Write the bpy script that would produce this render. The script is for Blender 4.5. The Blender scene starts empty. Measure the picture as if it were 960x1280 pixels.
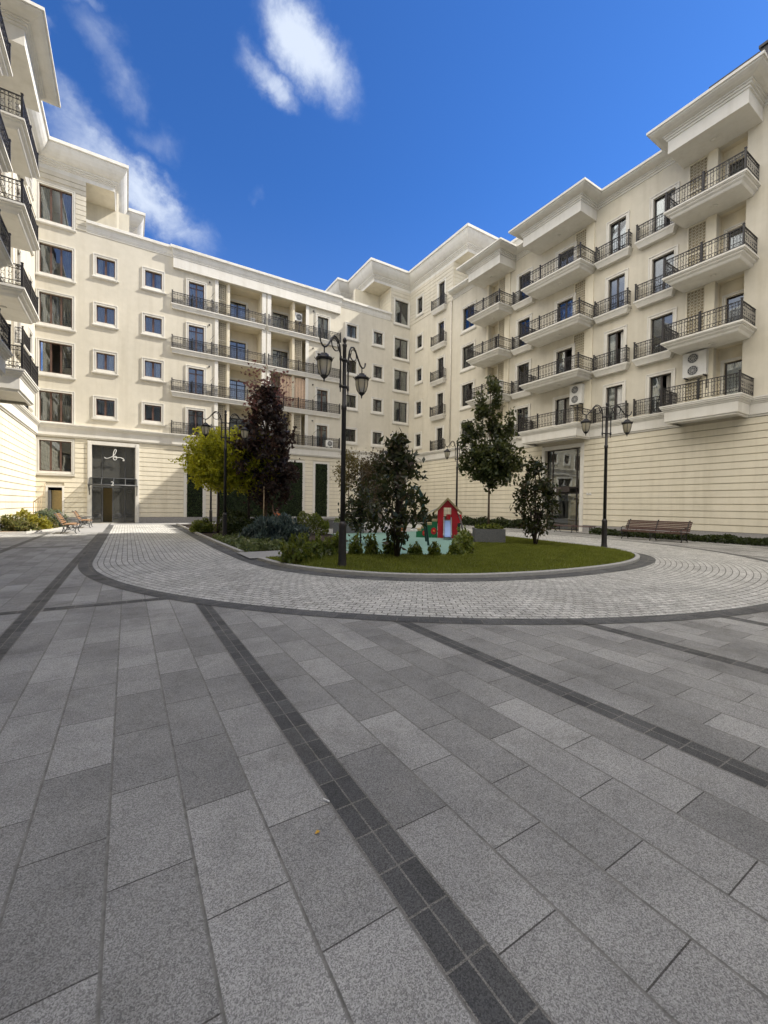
import bpy, bmesh, math, random
import numpy as np
from mathutils import Vector, Matrix
random.seed(7); rng = np.random.default_rng(11)
scene = bpy.context.scene
COL = scene.collection
PI = math.pi
XR, XL, YA = 26.5, -5.52, 37.8            # facade planes of the right, left and rear wing
FL = {1: 7.2, 2: 10.65, 3: 14.15, 4: 17.7, 5: 21.3}

# ------------------------------------------------------------------ materials
def nodes_mat(name):
    m = bpy.data.materials.new(name); m.use_nodes = True
    nt = m.node_tree; b = nt.nodes['Principled BSDF']
    return m, nt, b
def N(nt, t, **kw):
    n = nt.nodes.new(t)
    for k, v in kw.items(): setattr(n, k, v)
    return n
def setin(n, **kw):
    for k, v in kw.items(): n.inputs[k.replace('_', ' ')].default_value = v
def rgb(c): return (c[0], c[1], c[2], 1)
def ramp(nt, fac, stops):
    r = N(nt, 'ShaderNodeValToRGB')
    e = r.color_ramp.elements
    while len(e) < len(stops): e.new(.5)
    for i, (p, c) in enumerate(stops):
        e[i].position = p; e[i].color = rgb(c) if len(c) == 3 else c
    nt.links.new(fac, r.inputs[0]); return r.outputs[0]
def noise(nt, scale, detail=4, rough=.55, vec=None, dist=0):
    n = N(nt, 'ShaderNodeTexNoise'); n.inputs['Scale'].default_value = scale
    n.inputs['Detail'].default_value = detail; n.inputs['Roughness'].default_value = rough
    n.inputs['Distortion'].default_value = dist
    if vec is not None: nt.links.new(vec, n.inputs['Vector'])
    return n.outputs['Fac']
def coord(nt, which='Object'):
    return N(nt, 'ShaderNodeTexCoord').outputs[which]
def world_pos(nt):
    return N(nt, 'ShaderNodeNewGeometry').outputs['Position']
def bump(nt, b, h, strength=.3, dist=.01):
    n = N(nt, 'ShaderNodeBump'); n.inputs['Strength'].default_value = strength
    n.inputs['Distance'].default_value = dist
    nt.links.new(h, n.inputs['Height']); nt.links.new(n.outputs[0], b.inputs['Normal'])
def mixc(nt, fac, a, bb, mode='MIX'):
    n = N(nt, 'ShaderNodeMix', data_type='RGBA', blend_type=mode)
    for s, v in ((0, fac), (6, a), (7, bb)):
        if isinstance(v, (int, float)): n.inputs[s].default_value = v
        elif isinstance(v, tuple): n.inputs[s].default_value = rgb(v)
        else: nt.links.new(v, n.inputs[s])
    return n.outputs[2]
def simple(name, col, rough=.6, var=.12, scale=6., bumps=0., metal=0, spec=.5, detail=5):
    m, nt, b = nodes_mat(name)
    p = world_pos(nt); f = noise(nt, scale, detail, .6, p)
    lo = tuple(c * (1 - var) for c in col); hi = tuple(min(1, c * (1 + var)) for c in col)
    nt.links.new(ramp(nt, f, [(.3, lo), (.7, hi)]), b.inputs['Base Color'])
    setin(b, Roughness=rough, Metallic=metal); b.inputs['Specular IOR Level'].default_value = spec
    if bumps: bump(nt, b, noise(nt, scale * 8, 4, .6, p), bumps, .01)
    return m
def _pad(): pass
def stucco(name, col):
    m, nt, b = nodes_mat(name); p = world_pos(nt)
    big = noise(nt, .35, 5, .6, p); mid = noise(nt, 2.2, 6, .65, p)
    c = ramp(nt, big, [(.3, tuple(x * .93 for x in col)), (.7, tuple(min(1, x * 1.05) for x in col))])
    c2 = ramp(nt, mid, [(.3, (.93, .93, .92)), (.65, (1, 1, 1))])
    mp = N(nt, 'ShaderNodeMapping'); mp.inputs['Scale'].default_value = (1.6, 1.6, .09); nt.links.new(p, mp.inputs['Vector'])
    st = ramp(nt, noise(nt, 1.3, 5, .6, mp.outputs[0]), [(.30, (.84, .825, .79)), (.52, (1, 1, 1))])
    nt.links.new(mixc(nt, .55, mixc(nt, 1., c, c2, 'MULTIPLY'), st, 'MULTIPLY'), b.inputs['Base Color'])
    setin(b, Roughness=.85); b.inputs['Specular IOR Level'].default_value = .25
    bump(nt, b, noise(nt, 60, 3, .6, p), .25, .006)
    return m
M = {}
M['stucco'] = stucco('cream_stucco', (.655, .61, .505))
M['groove_shade'] = stucco('shade_toned_groove_back', (.54, .49, .385))  # groove backing toned darker, painting in the shade of the wall grooves
M['recess'] = stucco('bounce_tinted_recess_stucco', (.74, .67, .52))  # warm bounce light of the recessed balconies tinted into the wall colour
M['stone'] = stucco('cream_stone_cladding', (.78, .72, .575))
M['trim'] = stucco('white_trim', (.75, .725, .66))
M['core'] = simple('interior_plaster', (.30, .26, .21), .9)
M['roof'] = simple('flat_roof', (.25, .24, .23), .9)
M['plinth'] = simple('grey_granite_plinth', (.30, .29, .28), .6, .2, 14)
M['iron'] = simple('black_wrought_iron', (.018, .016, .016), .45, .3, 12)
M['wood_frame'] = simple('red_brown_window_frame', (.105, .056, .038), .5, .2, 5)
M['dark_frame'] = simple('dark_brown_window_frame', (.035, .027, .024), .45, .2, 5)
M['curtain'] = simple('pale_curtain', (.80, .79, .75), .9, .1, 3)
M['curtain_dark'] = simple('grey_curtain', (.36, .34, .30), .9, .2, 3)
M['lattice'] = simple('cream_lattice', (.72, .665, .53), .7, .05, 5)
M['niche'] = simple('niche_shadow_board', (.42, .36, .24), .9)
M['pipe'] = simple('cream_downpipe', (.62, .58, .50), .5)
M['acwhite'] = simple('white_enamel', (.72, .71, .67), .4, .06, 4)
M['acdark'] = simple('dark_grille', (.07, .075, .08), .5)
M['gold'] = simple('ochre_panel', (.45, .33, .13), .6)
M['logo'] = simple('pale_metal_lettering', (.75, .75, .72), .35)
M['planter'] = simple('grey_granite_planter', (.12, .122, .125), .6, .3, 22)
M['stone_light'] = simple('pale_stone', (.46, .44, .40), .7, .12, 9)
M['ivyboard'] = simple('dark_green_board', (.012, .018, .008), .95, .3, 20)
M['soil'] = simple('bark_soil', (.045, .03, .02), .95, .4, 30, .6)
M['soil_pale'] = simple('dry_straw_soil', (.22, .15, .09), .95, .35, 30, .6)
M['kerb'] = simple('pale_kerb_concrete', (.36, .355, .34), .8, .12, 12)
M['lawn_soil'] = simple('lawn_ground', (.09, .105, .016), .95, .45, 9, .5)
M['path'] = simple('grey_path_concrete', (.30, .295, .285), .85, .12, 18)
M['turq'] = simple('turquoise_rubber', (.20, .34, .29), .9, .12, 20)
M['red'] = simple('red_play_panel', (.47, .012, .022), .4, .1, 4)
M['green'] = simple('green_play_panel', (.01, .14, .055), .4, .1, 4)
M['brownroof'] = simple('tan_play_roof', (.36, .28, .15), .6, .12, 6)
M['orange'] = simple('orange_play_ball', (.75, .2, .03), .4)
M['slide'] = simple('blue_slide', (.27, .40, .72), .3, .05, 3)
M['slidegrey'] = simple('grey_slide_side', (.36, .38, .40), .35, .1, 4, metal=.3)
M['darkgreen'] = simple('dark_green_pipe', (.01, .045, .035), .4)
M['bark'] = simple('grey_brown_bark', (.11, .075, .05), .9, .35, 20, .6)
M['bark_dark'] = simple('dark_bark', (.045, .032, .024), .9, .35, 20, .6)
M['stake'] = simple('pale_wood_stake', (.34, .25, .15), .8)
M['bench_brown'] = simple('dark_stained_slat', (.10, .052, .043), .55, .3, 9)
M['bench_tan'] = simple('honey_wood_slat', (.30, .17, .085), .5, .25, 9)
M['bench_iron'] = simple('grey_cast_iron', (.085, .088, .09), .5, .3, 9)
M['skin'] = simple('skin', (.55, .33, .24), .6, .05)
M['shirt'] = simple('coral_orange_fabric', (.95, .30, .13), .9, .15, 12)
M['hair'] = simple('dark_brown_hair', (.05, .02, .015), .7)
M['trousers'] = simple('dark_red_fabric', (.14, .02, .025), .9)
M['leafyellow'] = simple('yellow_leaf', (.55, .32, .03), .6)
M['white'] = simple('white_paper', (.8, .8, .78), .8)

def glass_mat():
    m, nt, b = nodes_mat('window_glass')
    nt.nodes.remove(b); out = nt.nodes['Material Output']
    tr = N(nt, 'ShaderNodeBsdfTransparent'); tr.inputs[0].default_value = (.80, .82, .82, 1)
    gl = N(nt, 'ShaderNodeBsdfGlossy'); gl.inputs['Roughness'].default_value = .015; gl.inputs[0].default_value = (.86, .9, .92, 1)
    fr = N(nt, 'ShaderNodeFresnel'); fr.inputs[0].default_value = 1.52
    mr = N(nt, 'ShaderNodeMapRange'); setin(mr, From_Min=0., From_Max=1., To_Min=.09, To_Max=1.)
    nt.links.new(fr.outputs[0], mr.inputs[0])
    nb = N(nt, 'ShaderNodeBump'); nb.inputs['Strength'].default_value = .06; nb.inputs['Distance'].default_value = .05
    nt.links.new(noise(nt, .9, 2, .5, world_pos(nt)), nb.inputs['Height'])
    nt.links.new(nb.outputs[0], gl.inputs['Normal']); nt.links.new(nb.outputs[0], fr.inputs['Normal'])
    mx = N(nt, 'ShaderNodeMixShader')
    nt.links.new(mr.outputs[0], mx.inputs[0]); nt.links.new(tr.outputs[0], mx.inputs[1]); nt.links.new(gl.outputs[0], mx.inputs[2])
    nt.links.new(mx.outputs[0], out.inputs[0]); return m
M['glass'] = glass_mat()
def film_glass():
    m, nt, b = nodes_mat('grey_film_glass'); out = nt.nodes['Material Output']
    b.inputs['Base Color'].default_value = (.13, .13, .12, 1); b.inputs['Roughness'].default_value = .03; b.inputs['Specular IOR Level'].default_value = .5
    tr = N(nt, 'ShaderNodeBsdfTransparent'); tr.inputs[0].default_value = (.7, .72, .71, 1); mx = N(nt, 'ShaderNodeMixShader'); mx.inputs[0].default_value = .55
    nt.links.new(tr.outputs[0], mx.inputs[1]); nt.links.new(b.outputs[0], mx.inputs[2]); nt.links.new(mx.outputs[0], out.inputs[0]); return m
M['film'] = film_glass()
def clear_glass():
    m, nt, b = nodes_mat('canopy_glass'); nt.nodes.remove(b); out = nt.nodes['Material Output']
    tr = N(nt, 'ShaderNodeBsdfTransparent'); tr.inputs[0].default_value = (.32, .34, .35, 1)
    gl = N(nt, 'ShaderNodeBsdfGlossy'); gl.inputs['Roughness'].default_value = .05; mx = N(nt, 'ShaderNodeMixShader'); mx.inputs[0].default_value = .16
    nt.links.new(tr.outputs[0], mx.inputs[1]); nt.links.new(gl.outputs[0], mx.inputs[2]); nt.links.new(mx.outputs[0], out.inputs[0]); return m
M['clear'] = clear_glass()
def lamp_glass():
    m, nt, b = nodes_mat('frosted_lantern_glass')
    setin(b, Roughness=.35); b.inputs['Base Color'].default_value = (.62, .56, .42, 1)
    b.inputs['Transmission Weight'].default_value = .45
    return m
M['lantern'] = lamp_glass()

def leaf_mat(name, col, trans, var=.45, hue=None, gloss=.35):
    m, nt, b = nodes_mat(name)
    rnd = N(nt, 'ShaderNodeNewGeometry').outputs['Random Per Island']
    stops = [(0, tuple(c * (1 - var) for c in col)), (1, tuple(c * (1 + var) for c in col))]
    if hue: stops = [(0, stops[0][1]), (.6, stops[1][1]), (1, hue)]
    c = ramp(nt, rnd, stops)
    cl = ramp(nt, noise(nt, 1.6, 4, .65, world_pos(nt)), [(.32, (.62, .62, .62)), (.66, (1.3, 1.3, 1.3))])
    c = mixc(nt, 1., c, cl, 'MULTIPLY')
    nt.links.new(c, b.inputs['Base Color']); setin(b, Roughness=gloss)
    b.inputs['Specular IOR Level'].default_value = .35
    t = N(nt, 'ShaderNodeBsdfTranslucent'); t.inputs[0].default_value = rgb(trans)
    mx = N(nt, 'ShaderNodeMixShader'); mx.inputs[0].default_value = .35
    out = nt.nodes['Material Output']
    nt.links.new(b.outputs[0], mx.inputs[1]); nt.links.new(t.outputs[0], mx.inputs[2]); nt.links.new(mx.outputs[0], out.inputs[0])
    return m
M['lf_maple'] = leaf_mat('purple_maple_leaf', (.022, .017, .014), (.11, .055, .04), .5, (.055, .034, .028), gloss=.4)
M['lf_robinia'] = leaf_mat('yellow_green_leaf', (.19, .21, .013), (.8, .76, .05), .4, (.42, .37, .025), gloss=.5)
M['lf_hornbeam'] = leaf_mat('dark_hornbeam_leaf', (.03, .042, .016), (.2, .22, .06), .5, (.07, .07, .03))
M['lf_magnolia'] = leaf_mat('glossy_magnolia_leaf', (.02, .03, .014), (.09, .10, .03), .55, (.07, .042, .026), gloss=.22)
M['lf_brown'] = leaf_mat('brown_autumn_leaf', (.042, .036, .017), (.15, .11, .04), .5, (.09, .045, .022))
M['lf_slender'] = leaf_mat('olive_autumn_leaf', (.10, .085, .035), (.3, .25, .07), .4, (.2, .13, .06))
M['lf_laurel'] = leaf_mat('laurel_leaf', (.058, .08, .017), (.34, .4, .06), .5, (.22, .22, .05), gloss=.3)
M['lf_hedge'] = leaf_mat('dark_hedge_leaf', (.022, .032, .011), (.1, .13, .03), .5)
M['lf_lavender'] = leaf_mat('blue_grey_leaf', (.075, .105, .095), (.12, .17, .14), .35)
M['lf_cover'] = leaf_mat('variegated_ground_cover_leaf', (.10, .13, .05), (.25, .3, .1), .5, (.28, .28, .15))
M['lf_ivy'] = leaf_mat('ivy_panel_leaf', (.036, .056, .02), (.08, .12, .03), .6, gloss=.7)
M['lf_sunbed'] = leaf_mat('olive_bed_leaf', (.09, .10, .035), (.3, .3, .08), .4, (.22, .16, .07))
M['lf_sunyellow'] = leaf_mat('yellow_bed_leaf', (.16, .15, .02), (.5, .45, .05), .4, (.3, .26, .03))
M['lf_sunblue'] = leaf_mat('grey_green_bed_leaf', (.11, .135, .085), (.25, .3, .17), .3)
M['grass'] = leaf_mat('grass_blade', (.10, .122, .015), (.36, .40, .05), .5, (.21, .20, .05), gloss=.6)

def paving_mat(name, width, height, offset, c1, c2, mortar, msize, grain=90., dirt=.35, mort_smooth=.1, gr=(.62, 1.25), long_joint=None):
    m, nt, b = nodes_mat(name)
    uv = coord(nt, 'UV')
    br = N(nt, 'ShaderNodeTexBrick'); br.offset = offset; br.offset_frequency = 2; br.squash = 1
    setin(br, Scale=1., Mortar_Size=msize, Mortar_Smooth=mort_smooth, Bias=0., Brick_Width=width, Row_Height=height)
    br.inputs['Color1'].default_value = rgb(c1); br.inputs['Color2'].default_value = rgb(c2); br.inputs['Mortar'].default_value = rgb(mortar)
    nt.links.new(uv, br.inputs['Vector'])
    p = world_pos(nt)
    vo = N(nt, 'ShaderNodeTexVoronoi'); vo.inputs['Scale'].default_value = grain; nt.links.new(p, vo.inputs['Vector'])
    vs = N(nt, 'ShaderNodeSeparateColor'); nt.links.new(vo.outputs['Color'], vs.inputs[0])
    gm = N(nt, 'ShaderNodeMath', operation='MULTIPLY_ADD'); gm.inputs[1].default_value = .72; nt.links.new(vs.outputs[0], gm.inputs[0])
    gn = N(nt, 'ShaderNodeMath', operation='MULTIPLY'); gn.inputs[1].default_value = .28; nt.links.new(noise(nt, grain * .8, 3, .7, p), gn.inputs[0]); nt.links.new(gn.outputs[0], gm.inputs[2])
    g1 = gm.outputs[0]
    g = ramp(nt, g1, [(.22, (gr[0],) * 3), (.48, (.97, .97, .96)), (.80, (gr[1],) * 3)])
    d1 = ramp(nt, noise(nt, .8, 6, .62, p, .4), [(.3, (1 - dirt, 1 - dirt, 1 - dirt)), (.6, (1.06, 1.06, 1.05))])
    d2 = ramp(nt, noise(nt, 3.7, 5, .6, p, .6), [(.28, (.80, .80, .79)), (.5, (1, 1, 1))])
    c = mixc(nt, 1., br.outputs['Color'], g, 'MULTIPLY')
    c = mixc(nt, .8, c, d1, 'MULTIPLY'); c = mixc(nt, .7, c, d2, 'MULTIPLY')
    d3 = ramp(nt, noise(nt, 1.25, 8, .68, p, .8), [(.56, (1, 1, 1)), (.66, (.84, .835, .82))]); c = mixc(nt, 1., c, d3, 'MULTIPLY')
    d4 = ramp(nt, noise(nt, 26, 3, .6, p, 1.2), [(.70, (1, 1, 1)), (.78, (.7, .69, .67))]); c = mixc(nt, .6, c, d4, 'MULTIPLY')
    if long_joint:
        sp = N(nt, 'ShaderNodeSeparateXYZ'); nt.links.new(uv, sp.inputs[0])
        wob = N(nt, 'ShaderNodeMath', operation='MULTIPLY_ADD'); wob.inputs[1].default_value = .006; nt.links.new(noise(nt, 7, 3, .6, p), wob.inputs[0]); nt.links.new(sp.outputs[1], wob.inputs[2])
        pg = N(nt, 'ShaderNodeMath', operation='PINGPONG'); pg.inputs[1].default_value = height / 2; nt.links.new(wob.outputs[0], pg.inputs[0])
        lj = N(nt, 'ShaderNodeMapRange', interpolation_type='SMOOTHSTEP'); setin(lj, From_Min=.0095, From_Max=.0035, To_Min=0., To_Max=.85); nt.links.new(pg.outputs[0], lj.inputs[0])
        jc = ramp(nt, noise(nt, 14, 4, .7, p), [(.35, tuple(x * .55 for x in long_joint)), (.6, long_joint)])
        c = mixc(nt, lj.outputs[0], c, jc)
    nt.links.new(c, b.inputs['Base Color'])
    rr = ramp(nt, noise(nt, 5, 4, .6, p), [(.3, (.55,) * 3), (.7, (.8,) * 3)]); nt.links.new(rr, b.inputs['Roughness'])
    b.inputs['Specular IOR Level'].default_value = .35
    hn = N(nt, 'ShaderNodeMath', operation='MULTIPLY_ADD'); hn.inputs[1].default_value = -1.0
    nt.links.new(br.outputs['Fac'], hn.inputs[0])
    g2 = N(nt, 'ShaderNodeMath', operation='MULTIPLY'); g2.inputs[1].default_value = .25; nt.links.new(g1, g2.inputs[0])
    nt.links.new(g2.outputs[0], hn.inputs[2])
    bump(nt, b, hn.outputs[0], .55, .006)
    return m
M['slab'] = paving_mat('granite_slab_paving', .6667, .33333, .5, (.245, .241, .23), (.372, .366, .35), (.085, .08, .072), .0032, 250., .36, .1, (.58, 1.42), (.235, .228, .205))
M['strip'] = paving_mat('dark_basalt_strip', .2222, .098, .0, (.072, .073, .072), (.122, .121, .118), (.21, .20, .18), .0045, 230., .3, .1, (.6, 1.4))
M['ring'] = paving_mat('pale_sett_paving', .21, .135, .5, (.44, .435, .41), (.60, .59, .56), (.19, .182, .165), .012, 60., .25, .3)
M['ringdark'] = paving_mat('dark_sett_border', .30, .22, .5, (.08, .081, .082), (.125, .126, .126), (.17, .165, .15), .007, 90., .3)
M['ground'] = simple('distant_asphalt', (.09, .09, .09), .9, .2, .5)

# ------------------------------------------------------------------ mesh builder
def AF(u, d, z): return (u, YA - d, z)
def RF(u, d, z): return (XR - d, u, z)
def LF(u, d, z): return (XL + d, u, z)
def ID(u, d, z): return (u, d, z)
def axis_only(F):
    o = F(0, 0, 0)
    return lambda u, d, z: tuple(a - b for a, b in zip(F(u, d, z), o))
A0, R0, L0 = axis_only(AF), axis_only(RF), axis_only(LF)

class MB:
    def __init__(s, F=ID):
        s.v, s.f, s.mi, s.F, s.smooth = [], [], [], F, []
    def quadp(s, pts, mi=0):
        i = len(s.v); s.v += [s.F(*p) for p in pts]; s.f.append(tuple(range(i, i + len(pts)))); s.mi.append(mi); s.smooth.append(False)
    def box(s, a0, a1, b0, b1, z0, z1, mi=0):
        if a0 > a1: a0, a1 = a1, a0
        if b0 > b1: b0, b1 = b1, b0
        i = len(s.v)
        for z in (z0, z1):
            for (a, b) in ((a0, b0), (a1, b0), (a1, b1), (a0, b1)): s.v.append(s.F(a, b, z))
        for q in ((0, 3, 2, 1), (4, 5, 6, 7), (0, 1, 5, 4), (1, 2, 6, 5), (2, 3, 7, 6), (3, 0, 4, 7)):
            s.f.append(tuple(i + k for k in q)); s.mi.append(mi); s.smooth.append(False)
    def tube(s, pts, r, n=8, mi=0, smooth=True, cap=True):
        pts = [Vector(p) for p in pts]; k = len(pts)
        rs = r if isinstance(r, (list, tuple)) else [r] * k
        i0 = len(s.v); up = None
        for j, p in enumerate(pts):
            t = (pts[min(j + 1, k - 1)] - pts[max(j - 1, 0)])
            if t.length < 1e-9: t = Vector((0, 0, 1))
            t.normalize()
            if up is None:
                up = Vector((0, 0, 1)) if abs(t.z) < .9 else Vector((1, 0, 0))
            x = up - t * up.dot(t)
            if x.length < 1e-6: x = t.orthogonal()
            x.normalize(); y = t.cross(x); up = x
            for a in range(n):
                w = 2 * PI * a / n
                q = p + (x * math.cos(w) + y * math.sin(w)) * rs[j]
                s.v.append(s.F(*q))
        for j in range(k - 1):
            for a in range(n):
                b = (a + 1) % n
                s.f.append((i0 + j * n + a, i0 + j * n + b, i0 + (j + 1) * n + b, i0 + (j + 1) * n + a)); s.mi.append(mi); s.smooth.append(smooth)
        if cap:
            s.f.append(tuple(i0 + a for a in range(n))[::-1]); s.mi.append(mi); s.smooth.append(False)
            s.f.append(tuple(i0 + (k - 1) * n + a for a in range(n))); s.mi.append(mi); s.smooth.append(False)
    def lathe(s, prof, n=16, c=(0, 0, 0), mi=0, smooth=True, phase=0.):
        i0 = len(s.v); k = len(prof)
        for (r, z) in prof:
            for a in range(n):
                w = 2 * PI * a / n + phase
                s.v.append(s.F(c[0] + r * math.cos(w), c[1] + r * math.sin(w), c[2] + z))
        for j in range(k - 1):
            for a in range(n):
                b = (a + 1) % n
                s.f.append((i0 + j * n + a, i0 + j * n + b, i0 + (j + 1) * n + b, i0 + (j + 1) * n + a)); s.mi.append(mi); s.smooth.append(smooth)
        s.f.append(tuple(i0 + a for a in range(n))[::-1]); s.mi.append(mi); s.smooth.append(False)
        s.f.append(tuple(i0 + (k - 1) * n + a for a in range(n))); s.mi.append(mi); s.smooth.append(False)
    def ring(s, c, r, tr, ax=(0, 2), n=10, m=4, mi=0, a0=0., a1=2 * PI):
        pts = []
        for i in range(n + 1):
            w = a0 + (a1 - a0) * i / n
            p = [c[0], c[1], c[2]]; p[ax[0]] += r * math.cos(w); p[ax[1]] += r * math.sin(w); pts.append(p)
        s.tube(pts, tr, m, mi, True, False)
    def prism(s, poly, z0, z1, mi=0):
        i = len(s.v); n = len(poly)
        for z in (z0, z1):
            for (x, y) in poly: s.v.append(s.F(x, y, z))
        s.f.append(tuple(i + k for k in range(n))[::-1]); s.f.append(tuple(i + n + k for k in range(n))); s.mi += [mi, mi]; s.smooth += [False] * 2
        for k in range(n):
            j = (k + 1) % n
            s.f.append((i + k, i + j, i + n + j, i + n + k)); s.mi.append(mi); s.smooth.append(False)
    def loft(s, u0, u1, rings, mi=0, back=0.):
        # stacked rectangles against a wall: (inset, depth, z)
        i0 = len(s.v)
        for (ins, p, z) in rings:
            for (a, b) in ((u0 + ins, back), (u1 - ins, back), (u1 - ins, p - ins), (u0 + ins, p - ins)): s.v.append(s.F(a, b, z))
        k = len(rings)
        for j in range(k - 1):
            for a in range(4):
                b = (a + 1) % 4
                s.f.append((i0 + j * 4 + a, i0 + j * 4 + b, i0 + (j + 1) * 4 + b, i0 + (j + 1) * 4 + a)); s.mi.append(mi); s.smooth.append(False)
        s.f.append((i0 + 3, i0 + 2, i0 + 1, i0)); s.f.append(tuple(i0 + (k - 1) * 4 + a for a in range(4))); s.mi += [mi, mi]; s.smooth += [False] * 2
    def wall(s, u0, u1, z0, z1, ops, d=0., reveal=.3, mi=0):
        us = sorted({u0, u1} | {min(max(x, u0), u1) for o in ops for x in o[:2]})
        zs = sorted({z0, z1} | {min(max(x, z0), z1) for o in ops for x in o[2:]})
        for a, b in zip(us[:-1], us[1:]):
            for c, e in zip(zs[:-1], zs[1:]):
                um, zm = (a + b) / 2, (c + e) / 2
                if any(o[0] < um < o[1] and o[2] < zm < o[3] for o in ops): continue
                s.quadp([(a, d, c), (b, d, c), (b, d, e), (a, d, e)], mi)
        for (a, b, c, e) in ops:
            q = d - reveal
            s.quadp([(a, d, c), (a, q, c), (a, q, e), (a, d, e)], mi); s.quadp([(b, d, c), (b, q, c), (b, q, e), (b, d, e)], mi)
            s.quadp([(a, d, c), (b, d, c), (b, q, c), (a, q, c)], mi); s.quadp([(a, d, e), (b, d, e), (b, q, e), (a, q, e)], mi)
    def mesh(s, name, mats, fix=True, uv=None):
        me = bpy.data.meshes.new(name)
        me.from_pydata(s.v, [], s.f)
        if not isinstance(mats, (list, tuple)): mats = [mats]
        for m in mats: me.materials.append(m)
        me.polygons.foreach_set('material_index', s.mi); me.polygons.foreach_set('use_smooth', s.smooth)
        if fix:
            bm = bmesh.new(); bm.from_mesh(me); bmesh.ops.recalc_face_normals(bm, faces=bm.faces); bm.to_mesh(me); bm.free()
        me.update(); return me

WP = {}
def link(name, data, parent=None, loc=(0, 0, 0), rotz=0.):
    """loc is the world position unless the parent is turned (props): then it is local"""
    o = bpy.data.objects.new(name, data); COL.objects.link(o)
    if parent is not None:
        o.parent = parent
        pw = WP.get(parent.name)
        o.location = Vector(loc) - pw if pw is not None else Vector(loc)
    else: o.location = loc
    if parent is None or WP.get(parent.name) is not None: WP[o.name] = Vector(loc)
    o.rotation_euler = (0, 0, rotz); return o
def prop(name, data, parent): 
    o = bpy.data.objects.new(name, data); COL.objects.link(o); o.parent = parent; return o
def tag(o, label, cat, group=None):
    o['label'] = label; o['category'] = cat
    if group: o['group'] = group
    return o
def thing(name, label, cat, loc=(0, 0, 0), rotz=0., group=None):
    o = bpy.data.objects.new(name, None); COL.objects.link(o); o.location = loc; o.rotation_euler = (0, 0, rotz)
    o.empty_display_size = .2
    return tag(o, label, cat, group)
def struct(name, me, kind='structure'):
    o = bpy.data.objects.new(name, me); COL.objects.link(o); o['kind'] = kind; return o

def sweep(mb, path, prof, i0=0, i1=None, mi=0, caps=True):
    P = [Vector((x, y)) for x, y in path]; n = len(P); i1 = n - 1 if i1 is None else i1
    def nrm(a, b): t = (b - a).normalized(); return Vector((t.y, -t.x))
    rows = []
    for i in range(i0, i1 + 1):
        if 0 < i < n - 1:
            a, b = nrm(P[i - 1], P[i]), nrm(P[i], P[i + 1]); m = (a + b) / (1 + a.dot(b))
        elif i == 0: m = nrm(P[0], P[1])
        else: m = nrm(P[-2], P[-1])
        rows.append([(P[i].x + m.x * d, P[i].y + m.y * d, z) for d, z in prof])
    k = len(prof)
    for r, q in zip(rows[:-1], rows[1:]):
        for j in range(k - 1):
            mb.quadp([r[j], q[j], q[j + 1], r[j + 1]], mi)
    if caps:
        mb.quadp(rows[0][::-1], mi); mb.quadp(rows[-1], mi)

# ------------------------------------------------------------------ facade pieces (cached meshes)
CACHE = {}
def cached(key, fn):
    if key not in CACHE: CACHE[key] = fn()
    return CACHE[key]
FN = {'A': (AF, A0), 'R': (RF, R0), 'L': (LF, L0)}

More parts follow.
